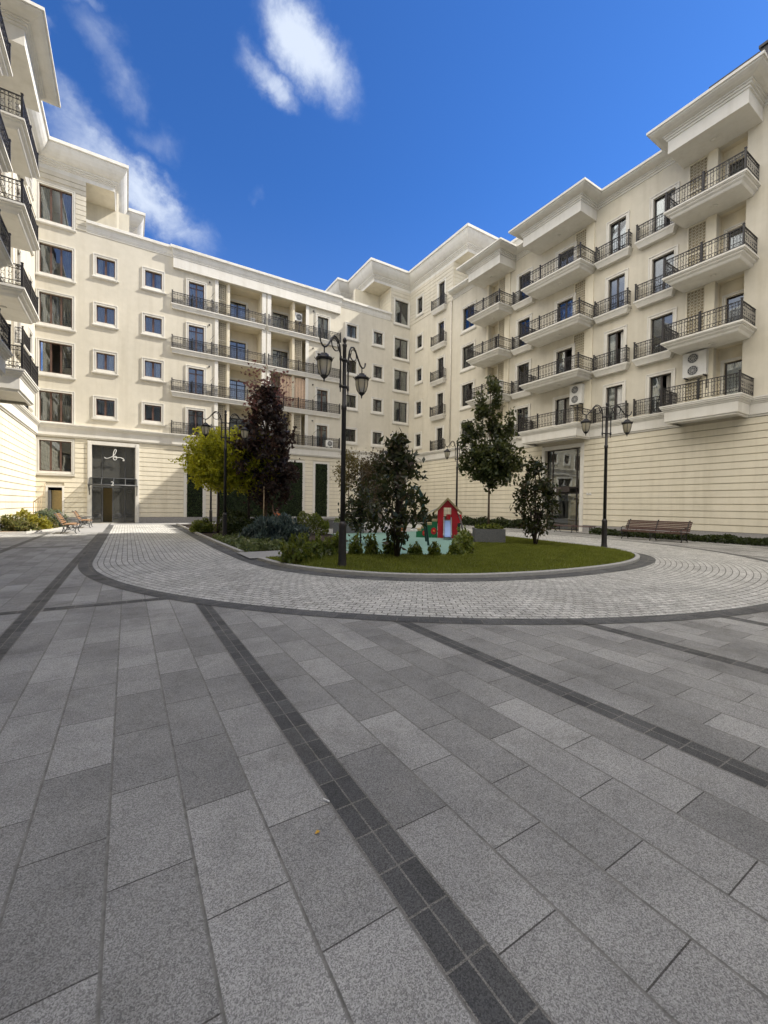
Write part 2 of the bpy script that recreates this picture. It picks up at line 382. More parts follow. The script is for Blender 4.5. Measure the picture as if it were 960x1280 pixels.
def window(side, parent, u0, u1, z0, z1, kind='casement', frame='dark_frame', curtain=None, sill=True, d=0., trim=.2, opened=False):
    F, F0 = FN[side]; w, h = round(u1 - u0, 2), round(z1 - z0, 2); key = (side, w, h, kind, frame, trim, sill)
    loc = F(u0, d, z0)
    def surround():
        mb = MB(F0); t = trim
        bt = 0 if kind == 'french' else t
        mb.box(-t, 0, 0, .035, -bt, h + t); mb.box(w, w + t, 0, .035, -bt, h + t); mb.box(0, w, 0, .035, h, h + t)
        if bt: mb.box(0, w, 0, .035, -bt, 0)
        e = .055
        mb.box(-t - .002, -t + e, .035, .075, -bt, h + t + .002); mb.box(w + t - e, w + t + .002, .035, .075, -bt, h + t + .002)
        mb.box(-t + e, w + t - e, .035, .075, h + t - e, h + t + .002)
        mb.box(-.05, 0, .035, .06, -bt * .2, h + .05); mb.box(w, w + .05, .035, .06, -bt * .2, h + .05); mb.box(0, w, .035, .06, h, h + .05)
        return mb.mesh('window', M['trim'])
    o = link('window', cached(('s',) + key, surround), parent, loc)
    def frm():
        mb = MB(F0); b = .065; a, c = -.2, -.12
        mb.box(0, b, a, c, 0, h); mb.box(w - b, w, a, c, 0, h); mb.box(b, w - b, a, c, 0, b); mb.box(b, w - b, a, c, h - b, h)
        if kind == 'stair':
            for x in (w * .345, w * .655): mb.box(x - .055, x + .055, a, c, b, h - b)
        elif kind == 'casement':
            mb.box(w / 2 - .07, w / 2 + .07, a, c, b, h - b)
        elif kind == 'single': pass
        elif kind == 'french':
            mb.box(w / 2 - .055, w / 2 + .055, a, c, b, h - b)
            if frame == 'wood_frame': mb.box(b, w - b, a + .005, c - .005, h * .78, h * .78 + .06)
        elif kind == 'slider':
            mb.box(w * .5 - .04, w * .5 + .04, a, c, b, h - b); mb.box(b, w - b, a + .005, c - .005, h * .80, h * .80 + .05)
        return mb.mesh('frame', M[frame])
    link('frame', cached(('f',) + key, frm), o, loc)
    def pane():
        mb = MB(F0)
        a = w * .345 if (opened and kind == 'stair') else (w * .5 if opened else .02)
        b2 = w * .655 if (opened and kind == 'stair') else w - .02
        if opened and kind == 'stair':
            mb.box(.02, a, -.165, -.155, .02, h - .02); mb.box(b2, w - .02, -.165, -.155, .02, h - .02)
        else: mb.box(a, b2, -.165, -.155, .02, h - .02)
        return mb.mesh('pane', M['glass'])
    link('pane', cached(('p', opened) + key, pane), o, loc)
    if sill and kind != 'french':
        def sl():
            mb = MB(F0); t = trim + .07
            mb.box(-t, w + t, 0, .13, -trim - .10, -trim - .035); mb.box(-t + .03, w + t - .03, 0, .09, -trim - .16, -trim - .10)
            return mb.mesh('sill', M['trim'])
        link('sill', cached(('sl',) + key, sl), o, loc)
    if curtain:
        style, cm = curtain
        def cu():
            mb = MB(F0)
            spans = {'full': [(0, w)], 'sides': [(0, w * .34), (w * .68, w)], 'left': [(0, w * .45)], 'right': [(w * .55, w)]}[style]
            for a, b in spans:
                n = max(6, int((b - a) / .03)); pts = []
                for i in range(n + 1):
                    x = a + (b - a) * i / n
                    pts.append((x, -.27 - .03 * math.sin(i * 1.15 + a * 7) - .015 * math.sin(i * .53)))
                for (x, y), (x2, y2) in zip(pts[:-1], pts[1:]):
                    mb.quadp([(x, y, -.05), (x2, y2, -.05), (x2, y2, h + .05), (x, y, h + .05)])
            return mb.mesh('curtain', M[cm], fix=False)
        link('curtain', cached(('c', style, cm) + key, cu), o, loc)
    return o

def rail_run(mb, a, b, z, axis, other, posts=True, H=.94, pitch=.125):
    """wrought railing run along axis (0 = u, 1 = depth) at fixed other coordinate"""
    L = b - a
    def P(t, zz):
        p = [other, other, z + zz]; p[axis] = t; p[1 - axis] = other; return p
    def bar(t0, t1, z0, z1, th):
        if axis == 0: mb.box(t0, t1, other - th / 2, other + th / 2, z + z0, z + z1)
        else: mb.box(other - th / 2, other + th / 2, t0, t1, z + z0, z + z1)
    bar(a, b, H - .035, H, .05); bar(a, b, H - .20, H - .178, .022); bar(a, b, .055, .08, .025); bar(a, b, .235, .257, .022)
    n = max(1, int(round(L / pitch)))
    for i in range(n + 1):
        t = a + L * i / n
        bar(t - .0095, t + .0095, .08, H - .035, .017)
    m = max(1, int(round(L / .25)))
    for i in range(m):
        t = a + L * (i + .5) / m
        ax = (0, 2) if axis == 0 else (1, 2)
        mb.ring(P(t, H - .108), .058, .011, ax, 8, 3); mb.ring(P(t, .158), .062, .011, ax, 8, 3)
        mb.ring(P(t, .157 + .24), .05, .010, ax, 6, 3, 0, -PI * .2, PI * 1.2)
        mb.ring(P(t, H - .37), .06, .010, ax, 6, 3, 0, PI * .8, PI * 2.2)
    if posts:
        k = max(1, int(round(L / 1.5)))
        for i in range(k + 1):
            t = a + L * i / k
            c = P(t, 0)
            mb.box(c[0] - .035, c[0] + .035, c[1] - .035, c[1] + .035, z, z + H + .07)
            mb.box(c[0] - .048, c[0] + .048, c[1] - .048, c[1] + .048, z + H + .07, z + H + .11)

def balcony(side, parent, u0, u1, p, z, sides=(True, True), slab=True, name='balcony'):
    F, F0 = FN[side]; w = round(u1 - u0, 2); loc = F(u0, 0, z)
    def sl():
        mb = MB(F0)
        if p > 1: R = [(.30, p, -.42), (.26, p, -.38), (.22, p, -.30), (.12, p, -.22), (.10, p, -.15), (.04, p, -.13), (.04, p, -.09), (0, p, -.085), (0, p, 0)]
        elif p < .3: R = [(.10, p, -.40), (.09, p, -.30), (.06, p, -.22), (.05, p, -.14), (.02, p, -.12), (.02, p, -.08), (0, p, -.075), (0, p, 0)]
        else: R = [(.16, p, -.40), (.14, p, -.34), (.10, p, -.25), (.06, p, -.17), (.05, p, -.13), (.02, p, -.12), (.02, p, -.08), (0, p, -.075), (0, p, 0)]
        mb.loft(0, w, R)
        if p > 1:
            mb.lathe([(.13, 0), (.12, -.04), (.05, -.07)], 12, (w * .45, p * .45, -.42))
        return mb.mesh('balcony', M['trim'])
    def rl():
        mb = MB(F0); q = p - .09
        rail_run(mb, .09, w - .09, .0, 0, q)
        if sides[0]: rail_run(mb, 0.02, q - .04, 0., 1, .09, False)
        if sides[1]: rail_run(mb, 0.02, q - .04, 0., 1, w - .09, False)
        return mb.mesh('railing', M['iron'])
    if slab:
        o = link(name, cached(('b', side, w, p), sl), parent, loc)
        link('railing', cached(('r', side, w, p, sides), rl), o, loc)
    else:
        o = link('railing', cached(('r', side, w, p, sides), rl), parent, loc)
    return o

def lattice(side, parent, u0, u1, z0, z1, d=0.):
    F, F0 = FN[side]; w, h = round(u1 - u0, 2), round(z1 - z0, 2)
    def lt():
        mb = MB(F0); e = .06
        mb.box(0, e, 0, .05, 0, h, 0); mb.box(w - e, w, 0, .05, 0, h, 0)
        for zz in (0, h * .48, h - e): mb.box(e, w - e, 0, .05, zz, zz + e, 0)
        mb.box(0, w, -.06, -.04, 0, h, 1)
        s = .17; nx = max(3, int(w / s)); nz = max(3, int(h / s))
        for i in range(nx):
            for k in range(nz):
                c = (e + (w - 2 * e) * (i + .5) / nx, .02, e + (h - 2 * e) * (k + .5) / nz)
                mb.ring(c, .085, .017, (0, 2), 6, 3)
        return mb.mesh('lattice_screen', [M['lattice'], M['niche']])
    return link('lattice_screen', cached(('lat', side, w, h), lt), parent, F(u0, d, z0))

def courses(mb, u0, u1, z0, z1, ops, step=.363, d=0., proud=.045, gap=.045):
    n = int(round((z1 - z0) / step)); st = (z1 - z0) / n
    for i in range(n):
        a, b = z0 + i * st + gap / 2, z0 + (i + 1) * st - gap / 2
        cuts = [(u0, u1)]
        for o in ops:
            if o[2] < b and o[3] > a:
                new = []
                for (x, y) in cuts:
                    if o[0] > x: new.append((x, min(y, o[0])))
                    if o[1] < y: new.append((max(x, o[1]), y))
                cuts = [c for c in new if c[1] - c[0] > .02]
        for (x, y) in cuts: mb.box(x, y, d, d + proud, a, b)

P_LOW = [(0, 21.38), (.06, 21.40), (.06, 21.50), (.13, 21.51), (.13, 21.60), (.20, 21.61), (.20, 21.68), (.26, 21.685), (.40, 21.71), (.55, 21.77), (.66, 21.84), (.68, 21.87), (.68, 21.90), (.75, 21.91), (.75, 22.04), (.72, 22.06), (-.4, 22.10)]
P_REAR = [(0, 21.40), (.03, 21.41), (.03, 21.50), (.05, 21.505), (.05, 21.59), (.07, 21.595), (.07, 21.68), (.075, 21.70), (.09, 21.85), (.13, 21.97), (.16, 22.02), (.22, 22.03), (.22, 22.22), (.20, 22.24), (-.4, 22.26)]
P_STR = [(0, 6.25), (.10, 6.26), (.10, 6.33), (.17, 6.36), (.17, 6.86), (.20, 6.88), (.22, 6.93), (.28, 6.98), (.28, 7.03), (.33, 7.05), (.33, 7.12), (.36, 7.13), (.36, 7.195), (-.02, 7.23)]
P_TOW = [(0, 25.02), (.02, 25.32), (.08, 25.34), (.08, 25.44), (.16, 25.45), (.16, 25.55), (.24, 25.56), (.24, 25.66), (.30, 25.68), (.42, 25.78), (.58, 25.98), (.70, 26.2), (.78, 26.42), (.80, 26.46), (.80, 26.55), (.90, 26.56), (.90, 26.78), (.86, 26.80), (-.6, 26.86)]

def mirror_path(p): return [(XR + XL - x, y) for x, y in p][::-1]

low_r = [(XR, 34), (XR, 30.58), (XR, 26.65), (24.7, 26.65), (24.7, 23.15), (XR, 23.15), (XR, 20.9), (24.7, 20.9), (24.7, 16.35), (XR, 16.35), (XR, 11.3), (24.7, 11.3), (24.7, 7.88), (XR, 7.88), (XR, -12)]
q = 1.44
str_r = [(20, YA), (XR, YA), (XR, 26.75 - .36), (XR - q, 26.75 - .36), (XR - q, 23.12 + .36), (XR, 23.12 + .36), (XR, 21.05 - .36), (XR - q, 21.05 - .36), (XR - q, 16.3 + .36), (XR, 16.3 + .36), (XR, 11.45 - .36), (XR - q, 11.45 - .36), (XR - q, 7.86 + .36), (XR, 7.86 + .36), (XR, -12)]
str_a = [(XL, 30), (XL, YA), (2.95 + .3, YA), (2.95 + .3, YA - .06), (18.05 - .3, YA - .06), (18.05 - .3, YA), (XR, YA), (XR, 30)]
low_a = [(-2.6, YA), (3.1, YA), (3.1, YA - .2), (17.95, YA - .2), (17.95, YA), (23.95, YA)]
tow_r = [(20.6, 50), (20.6, 43), (21.85, 43), (21.85, YA), (XR, YA), (XR, 28.7), (31.7, 28.7), (31.7, 20)]

def side_wing(side):
    right = side == 'R'
    F = FN[side][0]
    if right:
        b = thing('apartment_building', 'shaded cream apartment wing on the right, black railed balconies above a blank grooved wall', 'building', (XR, 14, 0), 0, 'courtyard apartment wings')
    else:
        b = thing('apartment_building', 'sunlit cream apartment wing at the left edge with white balconies seen from below', 'building', (XL, 14, 0), 0, 'courtyard apartment wings')
    WP[b.name] = Vector(b.location)
    fr = 'dark_frame' if right else 'wood_frame'
    mp = (lambda p: p) if right else mirror_path
    ops, cour, lows = [], [], []
    def add(u0, u1, z0, z1, **k):
        ops.append((u0, u1, z0, z1)); window(side, b, u0, u1, z0, z1, frame=fr, **k)
    cur = [None, ('sides', 'curtain'), ('full', 'curtain'), ('sides', 'curtain'), ('full', 'curtain'), ('left', 'curtain_dark'), ('right', 'curtain'), None, ('full', 'curtain_dark'), ('sides', 'curtain_dark')]
    rr = random.Random(5 if right else 8)
    pick = lambda: rr.choice(cur)
    recess = []
    for f in (1, 2, 3, 4):
        z = FL[f]; ztop = (FL[f + 1] - .43) if f < 4 else 20.70
        if True:
            add(11.65, 12.82, z + .06, z + 2.25, kind='french', curtain=pick(), opened=f in (1, 4))
            add(14.40, 15.46, z + .06, z + 2.25, kind='french', curtain=pick(), opened=f in (1, 2))
            add(17.95, 19.22, z + .06, z + 2.25, kind='french', curtain=pick(), opened=f in (1, 2))
            recess.append((8.45, 9.66, z, ztop, 8.60, 9.40, f))
        if True:
            add(21.62, 22.76, z + .06, z + 2.25, kind='french', curtain=pick())
            recess.append((24.92, 25.95, z, ztop, 25.05, 25.85, f))
            add(27.72, 29.22, z + .25, z + 2.22, kind='casement', curtain=pick(), opened=f == 2)
    for f in (1, 2, 3, 4, 5):
        z = FL[f]; zt = 2.22 if f < 5 else 2.55
        add(31.9, 32.82, z + .06, z + zt, kind='french', curtain=pick())
        add(35.5, 36.42, z + (.82 if f < 5 else .9), z + (2.1 if f < 5 else 2.55), kind='single', curtain=pick())
    up_ops = [o for o in ops] + [(r[0], r[1], r[2], r[3]) for r in recess]
    # lattice bays are openings too
    lat = []
    for f in (1, 2, 3, 4):
        z = FL[f]; ztop = (FL[f + 1] - .43) if f < 4 else 20.70
        lat += [(10.1, 11.02, z, ztop, f), (17.02, 17.90, z, ztop, f)] + [(24.13, 24.90, z, ztop, f)]
    wl = MB(F); wl.wall(-12, YA, 7.15, 21.42, [o for o in up_ops if o[3] < 21.4] + [l[:4] for l in lat])
    # tower storey, grooved
    t_ops = [o for o in ops if o[3] > 21.4]
    wl.wall(30.6, YA, 21.42, 25.4, t_ops)
    courses(wl, 30.6, YA - .002, 21.42, 25.02, [(o[0] - .2, o[1] + .2, o[2] - (.2 if o[1] - o[0] < .93 and o[0] > 34 else .3), o[3] + .2) for o in t_ops])
    for (u0, u1, z0, z1, w0, w1, f) in recess:
        dd = -.6
        wl.wall(u0, u1, z0, z1, [(w0, w1, z0 + .06, z0 + 2.25)], d=dd, reveal=.25, mi=1)
        rv = -.3
        wl.quadp([(u0, rv, z0), (u0, dd, z0), (u0, dd, z1), (u0, rv, z1)], 1); wl.quadp([(u1, rv, z0), (u1, dd, z0), (u1, dd, z1), (u1, rv, z1)], 1)
        wl.quadp([(u0, rv, z1), (u1, rv, z1), (u1, dd, z1), (u0, dd, z1)], 1); wl.quadp([(u0, rv, z0), (u1, rv, z0), (u1, dd, z0), (u0, dd, z0)], 1)
        window(side, b, w0, w1, z0 + .06, z0 + 2.25, kind='single', frame=fr, d=dd, curtain=pick() if f % 2 else None, sill=False, trim=.14)
    link('wall', wl.mesh('wall', [M['stucco'], M['recess']]), b, (0, 0, 0))
    for (u0, u1, z0, z1, f) in lat:
        lattice(side, b, u0, u1, z0 + .01, z1 - .005, -.03)
    # pilasters beside the screens, downpipes
    for (a, c) in (((9.66, 10.09), (16.45, 17.01), (23.62, 24.12), (25.96, 26.15))):
        for f in (1, 2, 3, 4):
            pm = MB(F); pm.box(a, c, .003, .09, FL[f], (FL[f + 1] - .43) if f < 4 else 20.71)
            link('pilaster', pm.mesh('pilaster', M['stone']), b, (0, 0, 0))
    dp = MB(F)
    dp.tube([(30.78, .09, 7.25), (30.78, .09, 21.4)], .055)
    link('downpipe', dp.mesh('downpipe', M['pipe']), b, (0, 0, 0))
    # balconies
    for f in (1, 2, 3, 4):
        z = FL[f]
        big = [(23.12, 26.78)] + [(16.28, 21.05), (7.88, 11.45)]
        for (a, c) in big:
            balcony(side, b, a, c, 1.8, z + (.035 if f == 1 else 0), slab=f > 1)
        small = [(21.06, 23.1)] + [(11.47, 13.65), (13.95, 16.22)]
        for (a, c) in small:
            balcony(side, b, a, c, .46 if f > 1 else .36, z + (.04 if f == 1 else 0), slab=f > 1, sides=(f == 1 or a == 13.95 or True, True))
    for f in (1, 2, 3, 4, 5):
        balcony(side, b, 31.45, 33.62, .45 if f > 1 else .36, FL[f] + (.04 if f == 1 else 0), slab=f > 1)
    # F1 window rails are part of the string; low rail in front of the wide window
    # cornices
    c1 = MB(); pth = mp(low_r)
    if right: sweep(c1, pth, P_LOW, 1, len(pth) - 1)
    else: sweep(c1, pth, P_LOW, 0, len(pth) - 2)
    link('cornice', c1.mesh('cornice', M['trim']), b)
    for (a, c) in ((23.15, 26.65), (16.35, 20.9), (7.88, 11.3)):
        at = MB(F); at.box(a, c, .002, 1.8, 20.72, 21.9); at.lathe([(.13, 0), (.12, -.04), (.05, -.07)], 12, ((a + c) / 2, .85, 20.72))
        link('attic_block', at.mesh('attic_block', M['trim']), b)
    s1 = MB(); pth = mp(str_r)
    if right: sweep(s1, pth, P_STR, 1, len(pth) - 1)
    else: sweep(s1, pth, P_STR, 0, len(pth) - 2)
    for (a, c) in ((23.12, 26.75), (16.3, 21.05), (7.86, 11.45)):
        i0 = len(s1.v)
        bx = MB(F); bx.box(a + .30, c - .30, .0, 1.5, 6.40, 7.2)
        for fc, mi in zip(bx.f, bx.mi):
            s1.f.append(tuple(i0 + k for k in fc)); s1.mi.append(0); s1.smooth.append(False)
        s1.v += bx.v
    link('string_course', s1.mesh('string_course', M['trim']), b)
    t1 = MB(); pth = mp(tow_r); sweep(t1, pth, P_TOW)
    link('tower_cornice', t1.mesh('tower_cornice', M['trim']), b)
    # ground floor: grooved wall, plinth, entrance
    g = MB(F)
    gops = [(17.15, 20.0, .02, 5.83)] if right else []
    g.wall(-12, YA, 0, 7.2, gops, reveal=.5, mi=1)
    courses(g, -12, YA - .002, .45, 6.25, [(o[0] - .26, o[1] + .26, 0, o[3] + .26) for o in gops])
    link('grooved_wall', g.mesh('grooved_wall', [M['stone'], M['groove_shade']]), b)
    p = MB(F)
    spans = [(-12, 16.89), (20.26, YA)] if right else [(-12, YA)]
    for (a, c) in spans: p.box(a, c, 0, .075, 0, .45)
    link('plinth', p.mesh('plinth', M['plinth']), b)
    # hull behind the facade
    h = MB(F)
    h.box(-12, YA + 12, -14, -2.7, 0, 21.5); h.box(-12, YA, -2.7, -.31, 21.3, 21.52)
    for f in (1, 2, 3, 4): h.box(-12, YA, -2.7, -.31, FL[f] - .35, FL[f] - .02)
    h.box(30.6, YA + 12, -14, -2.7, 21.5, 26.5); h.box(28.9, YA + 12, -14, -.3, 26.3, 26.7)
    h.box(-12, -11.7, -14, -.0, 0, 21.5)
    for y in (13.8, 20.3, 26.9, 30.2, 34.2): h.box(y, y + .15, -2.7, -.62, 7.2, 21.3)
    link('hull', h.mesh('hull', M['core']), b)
    tr = MB()
    sx = (lambda x: x) if right else (lambda x: XR + XL - x)
    # side of the top storey, terrace soffit and the stepped rear block
    s = MB(lambda x, y, zz: (sx(x), y, zz))
    s.box(26.48, 31.7, 30.6, 30.75, 21.5, 25.03)
    for i in range(10):
        s.box(26.52, 31.7, 30.56, 30.6, 21.45 + i * .357 + .014, 21.45 + (i + 1) * .357 - .014)
    s.box(26.52, 33, 28.72, 33, 25.04, 26.8)
    s.box(21.87, 40, 37.82, 50, 25.04, 26.8); s.box(20.62, 40, 43.02, 50, 21.5, 26.8)
    s.box(24.02, 24.2, 37.82, 41.2, 21.5, 25.03)
    for i in range(10):
        s.box(23.98, 24.02, 37.84, 41.2, 21.45 + i * .357 + .014, 21.45 + (i + 1) * .357 - .014)
    s.box(20.9, 24.0, 40.2, 40.6, 21.5, 25.03)
    if not right: s.box(21.60, 21.72, 37.84, 38.1, 21.5, 25.03)
    link('tower_wall', s.mesh('tower_wall', M['stone']), b)
    ro = MB(F); ro.box(-12, 30.6, -14, -.0, 21.9, 22.02)
    link('roof', ro.mesh('roof', M['roof']), b)
    if right:
        fl = MB(F); fl.box(7.3, 9.2, 2.40, 2.55, 22.05, 22.12)
        link('roof_flashing', fl.mesh('roof_flashing', M['iron']), b)
        vt = MB(F); vt.box(7.05, 7.35, 1.9, 2.2, 22.05, 22.5); vt.box(6.98, 7.42, 1.83, 2.27, 22.5, 22.62); vt.tube([(6.9, 2.0, 22.05), (6.9, 2.0, 22.8)], .06, 8)
        link('roof_vent', vt.mesh('roof_vent', M['iron']), b)
        # corner edge entrance
        e = MB(F); u0, u1, z1 = 17.15, 20.0, 5.83
        for (a, c) in ((u0 - .26, u0), (u1, u1 + .26)): e.box(a, c, 0, .09, 0, z1 + .26); e.box(a + .04, c - .04, .09, .12, 0, z1 + .22)
        e.box(u0, u1, 0, .09, z1, z1 + .26)
        door = link('entrance', e.mesh('entrance', M['trim']), b, (0, 0, 0))
        e = MB(F)
        for a in (u0, u0 + .42, u1 - .5, u1 - .07): e.box(a, a + .07, -.34, -.26, .02, z1)
        for zz in (.02, 2.62, 3.02, z1 - .07): e.box(u0 + .07, u1 - .07, -.335, -.265, zz, zz + .07)
        for (a, c) in ((u0 + .07, u0 + .42), (u1 - .43, u1 - .07)):
            e.ring(((a + c) / 2, -.3, z1 - .4), .13, .02, (0, 2), 8, 4); e.ring(((a + c) / 2, -.3, 2.3), .12, .02, (0, 2), 8, 4)
            e.ring(((a + c) / 2, -.3, 2.82), .12, .02, (0, 2), 8, 4)
        e.box(u0 + .5, u1 - .5, -.30, .55, 3.0, 3.08); e.box(u0 + .45, u1 - .5, .50, .58, 2.72, 3.1)
        link('door_frame', e.mesh('door_frame', M['dark_frame']), door, (0, 0, 0))
        e = MB(F); e.box(u0, u1, -.305, -.295, .05, z1); link('pane', e.mesh('pane', M['glass']), door, (0, 0, 0))
        e = MB(F); e.box(17.6, 18.55, -.8, -.75, .1, 2.6); link('inner_panel', e.mesh('inner_panel', M['gold']), door, (0, 0, 0))
        e = MB(F); e.tube([(17.35, -.2, .9), (17.35, -.2, 1.9)], .02); link('handle', e.mesh('handle', M['logo']), door, (0, 0, 0))
        e = MB(F); e.box(16.52, 16.62, .04, .12, 2.55, 2.65); e.box(16.33, 16.43, .04, .12, 2.55, 2.65); e.box(16.3, 16.65, .04, .07, 2.5, 2.56)
        link('intercom', e.mesh('intercom', M['acwhite']), b)
        text('house_number', '58', door, (XR - .592, 18.75, 2.76), .30, (math.radians(90), 0, math.radians(-90)))
    return b

def text(name, s, parent, loc, size, rot):
    cu = bpy.data.curves.new('t', 'FONT'); cu.body = s; cu.size = size; cu.extrude = .008; cu.align_x = 'CENTER'
    ob = bpy.data.objects.new('t', cu); COL.objects.link(ob)
    me = bpy.data.meshes.new_from_object(ob.evaluated_get(bpy.context.evaluated_depsgraph_get()))
    bpy.data.objects.remove(ob); me.materials.clear(); me.materials.append(M['logo'])
    o = link(name, me, parent, loc); o.rotation_euler = rot; return o

def leaf_arrays(C, size, N_=None, elong=1.8, updir=None, jitter=.35, fold=.18):
    n = len(C); S = size * rng.uniform(.65, 1.3, (n, 1))
    nv = rng.normal(size=(n, 3)) if N_ is None else N_ + rng.normal(size=(n, 3)) * jitter
    nv /= np.linalg.norm(nv, axis=1, keepdims=True) + 1e-9
    t = rng.normal(size=(n, 3)) if updir is None else np.array(updir) + rng.normal(size=(n, 3)) * .45
    t -= nv * np.sum(t * nv, 1, keepdims=True); t /= np.linalg.norm(t, axis=1, keepdims=True) + 1e-9
    b = np.cross(nv, t)
    L = S * elong * .5; W = S * .5
    v = np.stack([C - t * L, C + b * W * .9 - t * L * .1 + nv * S * fold, C + t * L, C - b * W * .9 - t * L * .1 + nv * S * fold], 1)
    return v.reshape(-1, 3)
def leaf_mesh(name, C, size, mat, **k):
    C = np.asarray(C, float); v = leaf_arrays(C, size, **k); n = len(C)
    me = bpy.data.meshes.new(name); me.vertices.add(4 * n); me.vertices.foreach_set('co', v.ravel())
    me.loops.add(4 * n); me.loops.foreach_set('vertex_index', np.arange(4 * n, dtype=np.int32))
    me.polygons.add(n); me.polygons.foreach_set('loop_start', np.arange(0, 4 * n, 4, dtype=np.int32))
    me.polygons.foreach_set('loop_total', np.full(n, 4, dtype=np.int32))
    me.materials.append(mat); me.update(); me.validate(); return me

# ------------------------------------------------------------------ rear wing
def rear_wing():
    b = thing('apartment_building', 'rear cream apartment wing with recessed balconies and a glazed entrance bearing a script letter', 'building', (10.5, YA, 0), 0, 'courtyard apartment wings')
    WP[b.name] = Vector(b.location)
    F = AF; ops = []
    rr = random.Random(3)
    def add(u0, u1, z0, z1, **k):
        ops.append((u0, u1, z0, z1)); window('A', b, u0, u1, z0, z1, frame=k.pop('frame', 'wood_frame'), **k)
    SZ = {1: (7.30, 9.44), 2: (10.78, 12.94), 3: (14.23, 16.36), 4: (17.74, 19.80), 5: (21.45, 23.87)}
    for f, (a, c) in SZ.items():
        add(-5.30, -3.43, a, c, kind='stair', trim=.17, opened=f == 2, curtain=(None if f == 2 else ('full', 'curtain_dark') if f == 3 else ('sides', 'curtain_dark')), sill=f > 1)
        add(24.50, 26.24, a, c, kind='casement', trim=.17, frame='dark_frame', curtain=('full', 'curtain_dark') if f != 4 else ('right', 'curtain_dark'), sill=f > 1)
    for f in (1, 2, 3, 4):
        z = FL[f]; za, zc = z + .90, z + 2.14
        cu = {4: ('sides', 'curtain'), 3: ('full', 'curtain_dark'), 2: ('sides', 'curtain'), 1: ('full', 'curtain_dark')}[f]
        add(-1.99, -.83, za, zc, curtain=cu); add(1.14, 2.31, za, zc, curtain=cu if f != 1 else None)
        add(18.76, 19.88, za, zc, frame='dark_frame', curtain=('full', 'curtain') if f == 4 else None)
        add(21.88, 22.98, za, zc, frame='dark_frame', curtain=('left', 'curtain') if f == 4 else ('full', 'curtain_dark') if f != 3 else None)
        add(4.26, 5.44, z + .06, z + 2.16, kind='french', frame='wood_frame', curtain=rr.choice([('sides', 'curtain'), None, ('full', 'curtain')]))
        add(15.60, 16.74, z + .06, z + 2.16, kind='french', frame='wood_frame' if f < 3 else 'dark_frame', curtain=rr.choice([('sides', 'curtain'), ('full', 'curtain')]))
    log = []
    for f in (1, 2, 3, 4):
        z = FL[f]; zt = (FL[f + 1] - .42) if f < 4 else 20.58
        log += [(6.28, 10.25, z, zt, 7.72, 9.24, f), (11.08, 14.72, z, zt, 11.72, 13.22, f)]
    wl = MB(F)
    wl.wall(XL, XR, 7.15, 21.42, [o for o in ops if o[3] < 21.4] + [l[:4] for l in log])
    for (a, c) in ((XL, -2.62), (24.0, XR)):
        tops = [o for o in ops if o[3] > 21.4 and a - .1 < o[0] < c]
        wl.wall(a, c, 21.42, 25.4, tops)
        courses(wl, a + .002, c - .002, 21.42, 25.02, [(o[0] - .2, o[1] + .2, o[2] - .3, o[3] + .2) for o in tops])
    D = -1.6
    for (u0, u1, z0, z1, w0, w1, f) in log:
        wl.wall(u0, u1, z0, z1, [(w0, w1, z0 + .06, z0 + 2.2)], d=D, reveal=.25, mi=1)
        rv = -.3
        wl.quadp([(u0, rv, z0), (u0, D, z0), (u0, D, z1), (u0, rv, z1)], 1); wl.quadp([(u1, rv, z0), (u1, D, z0), (u1, D, z1), (u1, rv, z1)], 1)
        wl.quadp([(u0, rv, z1), (u1, rv, z1), (u1, D, z1), (u0, D, z1)], 1); wl.quadp([(u0, rv, z0), (u1, rv, z0), (u1, D, z0), (u0, D, z0)], 1)
        window('A', b, w0, w1, z0 + .06, z0 + 2.2, kind='slider', frame='dark_frame', d=D, curtain=[('full', 'curtain'), None, ('sides', 'curtain'), ('full', 'curtain_dark')][(f + int(u0)) % 4], sill=False, trim=.16)
        if u0 < 8: lattice('A', b, 6.58, 7.30, z0 + .01, z1 - .01, -.30); wl.box(7.30, 7.52, -D * 0 - .9, -.05, z0, z1, 1)
        elif not (f == 4): lattice('A', b, 13.36, 14.12, z0 + .01, z1 - .01, -.30)
        if u0 > 8: wl.box(13.12, 13.34, -.9, -.05, z0, z1, 1)
    link('wall', wl.mesh('wall', [M['stucco'], M['recess']]), b)
    for (a, c) in ((6.28, 6.56), (14.40, 14.70), (10.26, 10.60), (10.73, 11.07)):
        for f in (1, 2, 3, 4):
            pm = MB(F); pm.box(a, c, .003, .07, FL[f] + .002, (FL[f + 1] - .42) if f < 4 else 20.57)
            link('pilaster', pm.mesh('pilaster', M['trim']), b)
    for f in (1, 2, 3, 4):
        z = FL[f] + (.04 if f == 1 else 0)
        o = balcony('A', b, 2.95, 10.58, .26, z, slab=f > 1, sides=(True, False)); o = balcony('A', b, 10.74, 18.08, .26, z, slab=f > 1, sides=(False, True))
    c1 = MB(); sweep(c1, low_a, P_REAR); link('cornice', c1.mesh('cornice', M['trim']), b)
    at = MB(F); at.box(3.1, 17.95, .002, .2, 20.58, 22.2); link('attic_block', at.mesh('attic_block', M['trim']), b)
    s1 = MB(); sweep(s1, str_a, P_STR, 1, len(str_a) - 2); link('string_course', s1.mesh('string_course', M['trim']), b)
    # ground floor
    g = MB(F)
    pan = [(4.2, 5.4, .5, 5.6), (6.75, 14.2, .5, 5.6), (15.5, 16.75, .5, 5.6)]
    gops = [(-5.30, -3.46, 3.77, 5.96), (-4.81, -4.0, .55, 2.62), (-2.25, .52, .02, 5.88), (20.45, 23.22, .02, 5.88), (24.44, 26.28, 3.77, 5.96)]
    g.wall(XL, XR, 0, 7.2, gops, reveal=.3, mi=1)
